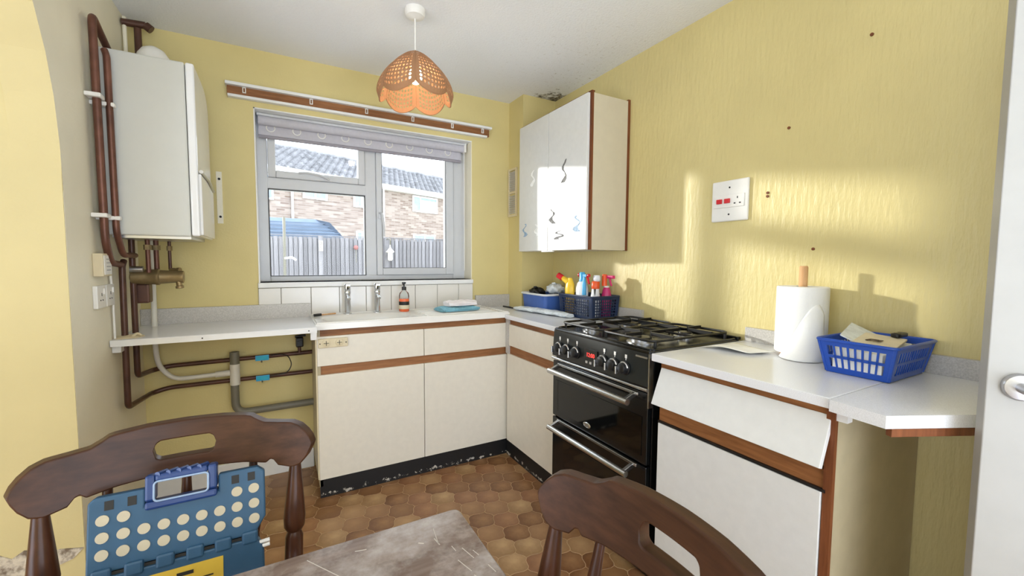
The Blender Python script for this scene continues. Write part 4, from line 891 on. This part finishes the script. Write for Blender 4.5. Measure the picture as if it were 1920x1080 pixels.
# loose sheet hanging from the roll and lifting at the bottom
def fn(u, v):
    a0 = math.radians(166+92*u)                    # wraps the near side, torn along a slant
    top = 0.918+0.172*math.sin(PI/2*min(1.0, u/0.82))**1.4-0.5*max(0.0, u-0.82)**1.5
    z = 0.9020+(top-0.9020)*v
    k = R_+0.003+0.060*(1-v)**1.5*math.sin(PI*min(1, u*0.92+0.06))
    return (rx_+k*math.cos(a0), ry_+k*math.sin(a0), z)
MB().grid(fn, 18, 14).build('loose_sheet', 'roll', q, smooth=70, solid=0.0012)
q = thing('paper_sheet', 'curled white paper sheet lying between cooker and kitchen roll', 'paper', (1.51, 0.96, 0.9))
def fn(u, v):
    a = Vector((1.425, 1.045, 0)).lerp(Vector((1.625, 1.035, 0)), v); b = Vector((1.455, 0.875, 0)).lerp(Vector((1.560, 0.850, 0)), v); p = a.lerp(b, u)
    return (p.x, p.y, 0.9025+0.012*(1-v)*math.sin(PI*u*0.8+0.5)**2+0.006*u*u)
MB().grid(fn, 14, 8).build('sheet', 'paper', q, smooth=60, solid=0.0008)
basket('storage_basket', 'royal blue slotted basket holding papers by the kitchen roll', 'blue', 1.462, 1.690, 0.490, 0.640, 0.9015, 1.000, 0.018, 12, 8, 2, 0.30, 0.10, 0.17)
q = thing('paper_stack', 'white papers standing inside the royal blue basket', 'paper', (1.57, 0.565, 0.905))
MB().obox((1.560, 0.566, 0.948), (0.100, 0, 0.008), (0, 0.060, 0.002), (0, 0, 0.036)).build('sheets', 'paper', q, bevel=0.003)
MB().obox((1.58, 0.60, 1.003), (0.085, 0.02, 0.010), (-0.01, 0.040, 0.020), (0, 0, 0.002)).build('envelope', 'wrap', q, bevel=0.001)
q = thing('card_folder', 'cream card with a brown square print in the royal blue basket', 'card', (1.56, 0.545, 0.99))
MB().obox((1.555, 0.548, 1.000), (0.070, 0.010, 0.006), (-0.008, 0.048, 0.004), (0, 0, 0.003)).build('card', 'card', q, bevel=0.001)
for a, b, c, d in ((0.012, 0, 0.0015, 0), ):
    mb = MB()
    for dx, dy, hx, hy in ((0, 0.013, 0.016, 0.003), (0, -0.013, 0.016, 0.003), (0.013, 0, 0.003, 0.016), (-0.013, 0, 0.003, 0.016)): mb.box(1.530+dx-hx, 1.530+dx+hx, 0.552+dy-hy, 0.552+dy+hy, 1.0035, 1.0050)
    mb.build('print', 'copper_dark', q)
q = thing('remote_control', 'black rounded gadget lying on the papers in the royal blue basket', 'remote', (1.64, 0.55, 1.0))
MB().prism(rrect(1.610, 1.675, 0.520, 0.545, 0.010), 1.008, 1.020).build('case', 'black_plastic', q, bevel=0.003)
MB().prism(rrect(1.618, 1.640, 0.526, 0.539, 0.004), 1.020, 1.0212).build('screen', 'black_glass', q)

# ------------------------------------------------------------------ pendant lamp
LX, LY = 0.565, 1.929
pd = thing('pendant_lamp', 'lit cream woven petal lampshade hanging from the ceiling', 'lamp', (LX, LY, 1.89))
MB().lathe([(0.045, 0), (0.045, -0.018), (0.040, -0.032), (0.008, -0.040)], 28, (LX, LY, ZC)).build('ceiling_rose', 'white_plastic', pd, smooth=True)
MB().cyl((LX, LY, ZC-0.03), (LX, LY, 2.15), 0.0035, 8).build('flex', 'white_plastic', pd, smooth=True)
MB().lathe([(0.012, 0), (0.019, -0.01), (0.019, -0.05), (0.022, -0.055)], 16, (LX, LY, 2.165)).build('lamp_holder', 'white_plastic', pd, smooth=True)
MB().lathe([(0.012, 0), (0.016, -0.012), (0.027, -0.032), (0.030, -0.052), (0.026, -0.070), (0.014, -0.080), (0.001, -0.083)], 20, (LX, LY, 2.112)).build('bulb', 'bulb', pd, smooth=True)
NP = 6; A0 = math.atan2(-LY, -LX)                   # a seam faces the room
def petal_pt(k, u, v):
    hw = PI/NP; a = (u-0.5)*2*hw; ac = A0+(k+0.5)*2*hw
    zb = 1.986-0.042*math.cos(a/hw*PI/2)**0.8; zt = 2.166
    z = zt+(zb-zt)*v; t = (zt-z)/(zt-1.944)
    r = 0.022+0.148*math.sin(min(1.0, t*1.18)*PI/2)**0.85-0.012*max(0, t-0.82)/0.18
    r *= 1-0.085*(abs(u-0.5)*2)**2.2*(0.3+0.7*min(1, t*1.6))+0.0
    return Vector((LX+r*math.cos(ac+a), LY+r*math.sin(ac+a), z))
def petal(k, nu=11, nv=12):
    mb = MB()
    for i in range(nu):
        for j in range(nv):
            u0, u1, v0, v1 = i/nu, (i+1)/nu, j/nv, (j+1)/nv
            cor = [petal_pt(k, *p) for p in ((u0, v0), (u1, v0), (u1, v1), (u0, v1))]
            solid = (i in (0, nu-1)) or j == nv-1 or j < 1
            if solid: mb.add(cor, [(0,1,2,3)]); continue
            uc, vc, hu, hv = (u0+u1)/2, (v0+v1)/2, (u1-u0)*0.33, (v1-v0)*0.33
            octo = [petal_pt(k, uc+hu*math.cos(a), vc+hv*math.sin(a)) for a in [PI*(0.125+0.25*q) for q in range(8)]]
            mb.add(cor+octo, [(2, 4, 5), (2, 5, 6, 3), (3, 6, 7), (3, 7, 8, 0), (0, 8, 9), (0, 9, 10, 1), (1, 10, 11), (1, 11, 4, 2)])
    o = mb.build('petal', 'rattan', pd, merge=True, solid=0.0016)
    MB().tube([petal_pt(k, i/20, 1.0) for i in range(21)], 0.0028, 6).build('petal_edge', 'rattan', o, smooth=True)
    MB().tube([petal_pt(k, 0.0, j/16) for j in range(17)], 0.0028, 6).build('seam', 'rattan', o, smooth=True)
for k in range(NP): petal(k)

# ------------------------------------------------------------------ table, chairs, step stool
tb = thing('dining_table', 'worn dark wooden table with scratched top in the foreground', 'table', (-0.2, 0.22, 0))
MB().prism(rrect(-0.585, 0.300, -0.32, 0.757, 0.014), 0.716, 0.740).build('table_top', 'table', tb, bevel=0.004, seg=3)
for a, b, c, d in ((-0.53, 0.24, 0.68, 0.70), (-0.53, 0.24, -0.26, -0.24), (-0.53, -0.51, -0.24, 0.68), (0.22, 0.24, -0.24, 0.68)): B(a, b, c, d, 0.62, 0.716).build('apron', 'chair', tb)
for x in (-0.51, 0.22):
    for y in (-0.25, 0.69): MB().lathe([(0.022, 0), (0.028, 0.05), (0.02, 0.09), (0.034, 0.30), (0.030, 0.5), (0.022, 0.56), (0.034, 0.58), (0.034, 0.716)], 16, (x, y, 0)).build('leg', 'spindle', tb, smooth=True)
rnd = random.Random(11)
for x0, y0, x1, y1, w_ in ((0.235, 0.715, 0.230, 0.672, 0.0011), (0.228, 0.688, 0.231, 0.668, 0.0016), (0.20, 0.69, 0.208, 0.684, 0.002), (0.248, 0.655, 0.250, 0.640, 0.0009), (0.262, 0.642, 0.270, 0.610, 0.001), (0.276, 0.628, 0.280, 0.612, 0.0009), (0.245, 0.618, 0.255, 0.585, 0.001), (0.028, 0.735, 0.075, 0.665, 0.0010), (0.10, 0.72, 0.118, 0.716, 0.0012), (0.255, 0.575, 0.262, 0.56, 0.0011), (0.284, 0.585, 0.288, 0.565, 0.001)):
    d = Vector((x1-x0, y1-y0, 0)); nrm = Vector((-d.y, d.x, 0)).normalized()*w_*0.55; m_ = Vector(((x0+x1)/2, (y0+y1)/2, 0.7402))
    MB().obox(m_, d/2, nrm, (0, 0, 0.0004)).build('scratch', 'scratch', tb)

def interp(tab, s_):
    for (a, b), (c, d) in zip(tab, tab[1:]):
        if s_ <= c: t = (s_-a)/(c-a); t = t*t*(3-2*t) if False else t; return b+(d-b)*t
    return tab[-1][1]
ZT = [(0, 0.915), (0.06, 0.914), (0.11, 0.910), (0.120, 0.903), (0.135, 0.895), (0.16, 0.893), (0.185, 0.892), (0.200, 0.886), (0.212, 0.874), (0.219, 0.863), (0.223, 0.851)]
ZBt = [(0, 0.823), (0.10, 0.820), (0.138, 0.815), (0.146, 0.822), (0.152, 0.820), (0.160, 0.809), (0.185, 0.804), (0.200, 0.809), (0.212, 0.824), (0.219, 0.838), (0.223, 0.849)]
def make_chair(label, loc, rot):
    q = thing('dining_chair', label, 'chair', loc, rot, 'dark wooden dining chairs', local=True)
    HW = 0.223
    def cy(s_): return 0.060*(s_/HW)**2
    ss = sorted(set([i/60*2*HW-HW for i in range(61)]+[-0.05, -0.047, -0.04, 0.04, 0.047, 0.05, 0.138, 0.146, 0.152, 0.16, -0.138, -0.146, -0.152, -0.16, 0.212, 0.219, -0.212, -0.219]))
    mb = MB()
    def slot(s_):
        a = abs(s_); zc = 0.866
        if a >= 0.05: zc = (interp(ZBt, a)+interp(ZT, a))/2; return zc, zc
        h = 0.017 if a < 0.036 else 0.017*math.sqrt(max(0, 1-((a-0.036)/0.014)**2)); return zc-h, zc+h
    th = 0.0115; P = []
    for s_ in ss:
        lo, hi = slot(s_); zs = (interp(ZBt, abs(s_)), lo, hi, interp(ZT, abs(s_)))
        sl = 2*0.060*s_/HW**2; nx, ny = -sl, 1; L = math.hypot(nx, ny); nx, ny = nx/L, ny/L
        for sg in (-1, 1):
            for z in zs: P.append((s_+nx*th*sg, cy(s_)+ny*th*sg-(z-0.866)*0.22, z))
    F = []
    for i in range(len(ss)-1):
        a, b = i*8, (i+1)*8
        F += [(a, b, b+1, a+1), (a+2, b+2, b+3, a+3), (a+4, a+5, b+5, b+4), (a+6, a+7, b+7, b+6)]
        F += [(a+3, b+3, b+7, a+7), (a, a+4, b+4, b)]
        if abs(ss[i]) < 0.05 or abs(ss[i+1]) < 0.05:
            if not (abs(ss[i]) >= 0.05 and abs(ss[i+1]) >= 0.05): F += [(a+1, b+1, b+5, a+5), (a+2, a+6, b+6, b+2)]
    e = (len(ss)-1)*8
    for k in (0, e): F += [(k, k+1, k+5, k+4), (k+2, k+3, k+7, k+6)] 
    mb.add(P, F)
    mb.build('crest_rail', 'chair', q, merge=True, bevel=0.006, seg=3, smooth=40)
    SEAT = 0.445
    def spindle(s0, s1, turned, z1):
        y0, y1 = cy(s0)-(z1-0.866)*0.22, 0.105+0.25*abs(s1)**1.2*0.5
        p0, p1 = Vector((s0, y0, z1)), Vector((s1, y1, SEAT)); L = (p0-p1).length
        prof = [(0.010, 0), (0.013, 0.03), (0.0175, L*0.40), (0.0165, L*0.60), (0.013, L*0.625), (0.019, L*0.65), (0.0205, L*0.70), (0.015, L*0.86), (0.0115, L*0.955), (0.010, L)] if turned else [(0.007, 0), (0.009, L*0.2), (0.0125, L*0.5), (0.0105, L*0.62), (0.013, L*0.66), (0.012, L*0.74), (0.008, L*0.92), (0.007, L)]
        return MB().lathe(prof, 16, p1, p0-p1).build('post' if turned else 'spindle', 'spindle', q, smooth=50)
    spindle(-0.188, -0.172, True, 0.815); spindle(0.188, 0.172, True, 0.815)
    for s_ in (-0.112, 0.0, 0.112): spindle(s_, s_*0.95, False, 0.826)
    pts = []
    for k in range(40):
        a = 2*PI*k/40; c, s_ = math.cos(a), math.sin(a); e_ = 3.0; d = (abs(c)**e_+abs(s_)**e_)**(-1/e_); pts.append((c*d*(0.200+0.012*s_), 0.268+s_*d*0.178))
    MB().prism(pts, 0.418, 0.450).build('seat', 'chair', q, bevel=0.010, seg=3)
    feet = []
    for sx in (-1, 1):
        for y0, y1 in ((0.15, 0.10), (0.39, 0.43)):
            p0, p1 = Vector((sx*0.185, y1, 0)), Vector((sx*0.145, y0, 0.420)); L = (p1-p0).length
            MB().lathe([(0.012, 0), (0.016, 0.06), (0.020, L*0.35), (0.014, L*0.42), (0.021, L*0.50), (0.020, L*0.8), (0.015, L)], 16, p0, p1-p0).build('leg', 'spindle', q, smooth=50)
    for sx in (-1, 1): MB().cyl((sx*0.173, 0.116, 0.13), (sx*0.173, 0.420, 0.13), 0.009, 12).build('stretcher', 'spindle', q, smooth=True)
    MB().cyl((-0.173, 0.27, 0.13), (0.173, 0.27, 0.13), 0.009, 12).build('stretcher', 'spindle', q, smooth=True)
    return q
make_chair('dark wooden spindle back chair behind the table with the blue step stool on it', (-0.168, 1.018, 0), PI)
make_chair('dark wooden spindle back chair at the right edge of the table near the cooker', (0.430, 0.345, 0), PI/2-math.radians(2))

# folded step stool standing on the chair seat against the spindles
st = thing('step_stool', 'folded blue plastic step stool with cream dots leaning on the chair', 'step stool', (-0.165, 0.86, 0.452))
o_ = Vector((-0.163, 0.872, 0.452)); ex = Vector((1, 0, 0)); ez = Vector((0, 0.23, 1)).normalized(); ey = ez.cross(ex)   # ey points away from viewer
def SF(a, b, c): return o_+ex*a+ez*b+ey*c           # a across, b up, c depth (negative = towards the table)
HWs = 0.128; TOPB = 0.380
up_ = [(-HWs, 0.215), (-HWs, TOPB-0.008), (-HWs+0.008, TOPB), (HWs-0.012, TOPB), (HWs, TOPB-0.010), (HWs, 0.245), (HWs-0.018, 0.222), (HWs-0.018, 0.215)]
up_ = [(-HWs, 0.258), (-HWs, TOPB-0.008), (-HWs+0.008, TOPB), (-0.053, TOPB), (-0.053, TOPB-0.030), (0.053, TOPB-0.030), (0.053, TOPB), (HWs-0.012, TOPB), (HWs, TOPB-0.010), (HWs, 0.286), (HWs-0.014, 0.264), (HWs-0.014, 0.258)]
MB().prism(up_, -0.020, 0.0, SF).build('upper_panel', 'stool', st, bevel=0.003)
lo_ = [(-HWs, 0.0), (-HWs, 0.252), (HWs-0.016, 0.252), (HWs-0.004, 0.232), (HWs, 0.0)]
lw = MB().prism(lo_, -0.022, 0.0, SF).build('lower_panel', 'stool', st, bevel=0.003)
for k in range(6):
    a = -0.108+k*0.042; MB().prism([(a-0.013, 0.243), (a+0.013, 0.243), (a+0.013, 0.266), (a-0.013, 0.266)], -0.0255, -0.010, SF).build('hinge_knuckle', 'stool', st, bevel=0.004)
MB().prism([(-HWs+0.002, 0.2525), (HWs-0.018, 0.2525), (HWs-0.018, 0.2575), (-HWs+0.002, 0.2575)], -0.0205, -0.001, SF).build('hinge_gap', 'ink', st)
# carrying handle
hd = MB(); hw = 0.052; hz0, hz1 = TOPB-0.036, TOPB+0.022; c_ = 0.000
for a0, a1_, b0, b1 in ((-hw, hw, hz0, hz0+0.014), (-hw, -hw+0.014, hz0+0.014, hz1), (hw-0.014, hw, hz0+0.014, hz1), (-hw+0.014, hw-0.014, hz1-0.013, hz1)):
    hd.prism([(c_+a0, b0), (c_+a1_, b0), (c_+a1_, b1), (c_+a0, b1)], -0.030, -0.004, SF)
hd = hd.build('handle', 'stool_dark', st, bevel=0.004)
for k in range(5): MB().tube([SF(-0.030+k*0.015-0.005, hz1-0.001, -0.028), SF(-0.030+k*0.015+0.005, hz1-0.001, -0.010)], 0.005, 8).build('grip_ridge', 'stool_dark', hd, smooth=True)
MB().tube([SF(a, b, -0.030) for a, b in rrect(-hw+0.013, hw-0.013, hz0+0.013, hz1-0.012, 0.006)], 0.0018, 6, closed=True).build('handle_opening_edge', 'stool_edge', hd, smooth=True)
for c_i in range(9):
    cx = -0.108+c_i*0.0272
    for r_ in range(3):
        if 2 <= c_i <= 6 and r_ == 0: continue
        MB().prism([(cx+0.0088*math.cos(2*PI*k/18), 0.342-r_*0.0275+0.0088*math.sin(2*PI*k/18)) for k in range(18)], -0.0215, -0.019, SF).build('grip_dot', 'stool_dot', st)
for cx in (-0.100, -0.070, 0.080, 0.106): MB().prism([(cx-0.006, 0.357), (cx+0.006, 0.357), (cx+0.006, 0.372), (cx-0.006, 0.372)], -0.0208, -0.019, SF).build('latch_slot', 'ink', st)
lab = MB().prism([(-0.045, 0.100), (0.050, 0.100), (0.060, 0.125), (0.060, 0.236), (-0.050, 0.236)], -0.0228, -0.0215, SF).build('warning_label', 'label_yellow', lw)
MB().prism([(-0.008, 0.221), (0.016, 0.221), (0.016, 0.227), (-0.008, 0.227)], -0.0234, -0.0225, SF).build('print_line', 'ink', lab)
for k in range(7): MB().prism([(-0.040, 0.209-k*0.011), (0.045-0.006*(k % 3), 0.209-k*0.011), (0.045-0.006*(k % 3), 0.2112-k*0.011), (-0.040, 0.2112-k*0.011)], -0.0234, -0.0225, SF).build('print_line', 'ink', lab)
for b in (0.240, 0.232): MB().tube([SF(HWs-0.012, b, -0.018), SF(HWs+0.006, b+0.001, -0.018)], 0.0035, 8).build('side_pin', 'white_plastic', st, smooth=True)

# ------------------------------------------------------------------ open door at the right
DE = Vector((1.255, 0.2655, 0)); dd = Vector((0.50, -0.866, 0)).normalized(); dn = Vector((-dd.y, dd.x, 0))*-1    # dn towards the camera side
if dn.dot(-DE) < 0: dn = -dn
dr = thing('door_1', 'white painted door standing open at the right edge', None, (DE.x+dd.x*0.3, DE.y+dd.y*0.3, 0), kind='structure')
MB().obox(DE+dd*0.30-dn*0.018+Vector((0, 0, 1.0)), dd*0.30, dn*0.018, (0, 0, 0.99)).build('leaf', 'door_shaded', dr, bevel=0.002)
hp = DE+dd*0.046+Vector((0, 0, 0.988))
hs = MB().lathe([(0.027, 0), (0.027, 0.006), (0.024, 0.010), (0.012, 0.012)], 28, hp, dn).build('handle_rose', 'satin', dr, smooth=True)
MB().lathe([(0.010, 0.008), (0.010, 0.045)], 14, hp, dn).tube([hp+dn*0.045-dd*0.004, hp+dn*0.050+dd*0.03, hp+dn*0.048+dd*0.115], 0.0095, 12, 0.02).build('lever', 'satin', hs, smooth=True)

# ------------------------------------------------------------------ outside
struct(B(-30, 40, 2.96, 60, -0.30, -0.15).build('floor_garden', 'ground'), 'garden ground beyond the window')
fe = thing('garden_fence', 'weathered close board fence beyond the window', 'fence', (1.5, 9.0, -0.15))
bm_ = MB().box(0, 0.104, -0.012, 0.010, -0.13, 1.66)
first = None
for i in range(74):
    x = -1.9+i*0.083; zj = random.uniform(-0.006, 0.006)
    if first is None:
        mbx = MB().add([(x-0, 9.0, -0.13), (x+0.074, 9.012, -0.13), (x+0.074, 9.022, -0.13), (x, 9.022, -0.13), (x, 9.0, 1.652), (x+0.074, 9.012, 1.652), (x+0.074, 9.022, 1.652), (x, 9.022, 1.652)], [(0,3,2,1),(4,5,6,7),(0,1,5,4),(1,2,6,5),(2,3,7,6),(3,0,4,7)])
        first = mbx.build('board', 'fence', fe)
    else:
        copy_part(first, fe, (i*0.083, random.uniform(-0.003, 0.003), zj+0.0006*i))
B(-1.9, 4.2, 8.99, 9.03, 1.69, 1.705).build('capping', 'fence', fe); B(-1.9, 4.2, 9.024, 9.034, -0.12, 1.64).build('backing', 'fence_back', fe)
for x in (-1.1, 0.725, 1.98, 3.35): B(x-0.04, x+0.04, 8.965, 9.03, -0.15, 1.69).build('fence_post', 'fence', fe)
q = thing('house_number_plate', 'small white number plaque on the fence post', 'plaque', (0.725, 8.92, 1.45))
B(0.690, 0.760, 8.915, 8.929, 1.40, 1.60).build('plate', 'white_plastic', q)
for z in (1.455, 1.545): MB().tube([(0.725+0.020*math.cos(2*PI*k/14), 8.913, z+0.028*math.sin(2*PI*k/14)) for k in range(14)], 0.006, 6, closed=True).build('numeral_ring', 'pvc_grey', q)
q = thing('washing_pole', 'thin grey clothes line pole in the garden', 'pole', (0.085, 8.0, -0.15))
MB().cyl((0.078, 8.0, -0.15), (0.098, 8.0, 1.94), 0.022, 10).build('pole', 'pvc_grey', q, smooth=True)
MB().tube([(0.09, 7.97, 1.25), (0.20, 7.95, 1.27), (0.26, 7.94, 1.22)], 0.018, 8, 0.03).build('cleat', 'white_plastic', q, smooth=True)
q = thing('garden_ornament', 'dark red ball ornament hanging on the fence', 'ornament', (1.37, 8.95, 1.45))
MB().lathe([(0.002, -0.05), (0.035, -0.035), (0.05, 0), (0.035, 0.035), (0.002, 0.05)], 14, (1.37, 8.94, 1.48)).build('ball', plain('dull_red', S(150, 96, 92), 0.6), q, smooth=True)
MB().cyl((1.37, 8.94, 1.48), (1.37, 8.94, 1.18), 0.008, 6).build('cord', 'pvc_grey', q)
q = thing('garden_lantern', 'pale bird feeder hanging at the fence right of the mullion', 'bird feeder', (2.02, 8.9, 1.2))
MB().lathe([(0.03, 0), (0.05, 0.02), (0.05, 0.16), (0.09, 0.18), (0.02, 0.26), (0.005, 0.34)], 12, (2.03, 8.86, 1.22)).build('feeder', 'pvc_white', q, smooth=True)
MB().tube([(2.03, 8.86, 1.55), (2.03, 8.86, 1.66), (2.00, 8.90, 1.68), (1.985, 8.966, 1.66)], 0.010, 6).build('hook', 'pvc_grey', q)
# low outbuilding with slate hipped roof behind the fence
sh = thing('outbuilding', 'low outbuilding with blue grey hipped slate roof behind the fence', 'shed', (-0.5, 12.2, -0.15))
B(-3.2, 1.35, 11.8, 13.6, -0.15, 1.78).build('wall', 'brick', sh)
mb = MB(); ra, rb = (-3.35, 11.5), (1.52, 13.9); zr0, zr1 = 1.74, 2.20
mb.add([(ra[0], ra[1], zr0), (rb[0], ra[1], zr0), (rb[0], rb[1], zr0), (ra[0], rb[1], zr0), (-2.2, 12.6, zr1+0.12), (1.23, 11.85, zr1-0.03), (1.0, 12.6, zr1+0.12)], [(0,1,5,6,4), (1,2,6,5), (2,3,4,6), (3,0,4), (0,3,2,1)])
mb.v[-2:] = [(1.20, 12.10, zr1+0.015), (0.9, 12.6, zr1+0.12)]
mb.build('roof', 'shed_roof', sh)
for k in range(5):
    t = (k+0.5)/5; y = 11.5+0.85*t; z = zr0+0.475*t; B(-3.0, 1.50-0.26*t, y-0.012, y+0.02, z+0.012, z+0.036).build('slate_course', 'shed_roof', sh)
# terraced house
E0 = Vector((4.27, 20.0, 0)); hu = Vector((0.927, 0.375, 0)).normalized(); hn = Vector((-hu.y, hu.x, 0))
ang = math.atan2(hu.y, hu.x)
hs = thing('terraced_house', 'two storey buff brick house with grey tiled roof beyond the fence', 'house', (E0.x, E0.y, -0.15), ang, local=True)
ZO = 0.15
HS0, HS1 = -7.5, 10.0
MB().box(HS0, HS1, 0, 7.0, 0, 4.75+ZO).build('wall', 'brick', hs)
# brick texture runs over x/z on the facade: rotate mesh coordinates through a dedicated facade skin
hs.children[0].data.materials.clear()
t = NT('buff_facade'); tc_ = t.n('ShaderNodeTexCoord'); sp = t.n('ShaderNodeSeparateXYZ'); cb_ = t.n('ShaderNodeCombineXYZ'); t.l(tc_.outputs['Object'], sp.inputs[0]); t.l(sp.outputs[0], cb_.inputs[0]); t.l(sp.outputs[2], cb_.inputs[1])
br = t.n('ShaderNodeTexBrick'); br.inputs['Scale'].default_value = 1.0; br.inputs['Brick Width'].default_value = 0.32; br.inputs['Row Height'].default_value = 0.085; br.inputs['Mortar Size'].default_value = 0.008
br.inputs['Color1'].default_value = S(124, 106, 96); br.inputs['Color2'].default_value = S(166, 152, 142); br.inputs['Mortar'].default_value = S(158, 150, 144); t.l(cb_.outputs[0], br.inputs['Vector']); t.base(br.outputs[0]); t.set(Roughness=0.9)
hs.children[0].data.materials.append(t.m)
# roof slope with tile courses
RY, RZ0, RZ1 = 3.0, 4.68+ZO, 6.22+ZO
def roof_pt(u, v): return (HS0-0.2+(HS1-HS0+0.4)*u, -0.35+(RY+0.35)*v, RZ0-0.05+(RZ1-RZ0+0.05)*v)
mb = MB(); nr = 15; 
for j in range(nr):
    a, b = j/nr, (j+1)/nr; p = [roof_pt(0, a), roof_pt(1, a), roof_pt(1, b), roof_pt(0, b)]
    mb.add([(p[0][0], p[0][1], p[0][2]+0.05), (p[1][0], p[1][1], p[1][2]+0.05), p[2], p[3], (p[0][0], p[0][1], p[0][2]-0.03), (p[1][0], p[1][1], p[1][2]-0.03)], [(0,1,2,3), (4,5,1,0)])
mb.add([roof_pt(0, 1), roof_pt(1, 1), (HS1+0.2, 7.3, RZ0), (HS0-0.2, 7.3, RZ0)], [(0,1,2,3)])
rf = mb.build('roof', 'roof_tile', hs)
mb = MB(); nc = 58
for j in range(nr):
    for i in range(nc):
        u = (i+(0.5 if j % 2 else 0))/nc
        if u > 1: continue
        p = roof_pt(u, j/nr); q_ = roof_pt(u, (j+0.95)/nr); mb.obox(((p[0]+q_[0])/2, (p[1]+q_[1])/2, (p[2]+q_[2])/2+0.055), (0.045, 0, 0), ((0, (q_[1]-p[1])/2, (q_[2]-p[2])/2-0.022)), (0, 0, 0.03))
rt_ = mb.build('roof_tile_rolls', 'roof_tile', rf); rt_['kind'] = 'stuff'
MB().cyl((HS0-0.2, RY, RZ1+0.03), (HS1+0.2, RY, RZ1+0.03), 0.12, 10).build('ridge_tiles', 'roof_tile', hs, smooth=True)
B(HS0-0.2, HS1+0.2, -0.42, -0.30, 4.50+ZO, 4.66+ZO).build('gutter', 'white_paint', hs)
B(HS0-0.2, HS1+0.2, -0.30, 0.0, 4.46+ZO, 4.60+ZO).build('fascia', 'white_paint', hs)
for x in (-4.07, 0.0): MB().cyl((x, -0.08, 0), (x, -0.08, 4.5+ZO), 0.045, 8).build('drainpipe', 'white_paint', hs, smooth=True)
def hwin(x0, x1, z0, z1, split, net=False):
    f = frame(MB(), x0, x1, z0, z1, 0.07, -0.06, 0.02); 
    for s_ in split: f.box(s_-0.035, s_+0.035, -0.06, 0.02, z0, z1)
    f = f.build('window', 'white_paint', hs); B(x0+0.05, x1-0.05, -0.02, 0.02, z0+0.05, z1-0.05).build('pane', 'house_glass', f)
    if net: B(split[0]+0.05, x1-0.08, -0.03, -0.022, z0+0.08, z1-0.24).build('net_curtain', 'net', f); B(split[0]+0.03, x1-0.06, -0.055, 0.0, z1-0.25, z1-0.19).build('transom', 'white_paint', f)
hwin(1.68, 3.25, 3.63+ZO, 4.42+ZO, (2.15,), True)
hwin(-3.64, -2.65, 3.65+ZO, 4.42+ZO, (-3.15,)); hwin(-5.6, -4.73, 3.45+ZO, 4.40+ZO, (-5.15,)); hwin(-1.48, -0.76, 3.53+ZO, 4.42+ZO, (-1.1,))
hwin(-1.38, -0.80, 1.5+ZO, 2.50+ZO, (-1.1,)); hwin(1.69, 3.09, 1.6+ZO, 2.52+ZO, (2.4,))
B(-0.55, -0.35, 1.75, 1.95, RZ0+0.8, RZ0+1.25).build('roof_vent', 'white_paint', hs)
# strip helper flags
for o in bpy.data.objects:
    if '_local' in o: del o['_local']
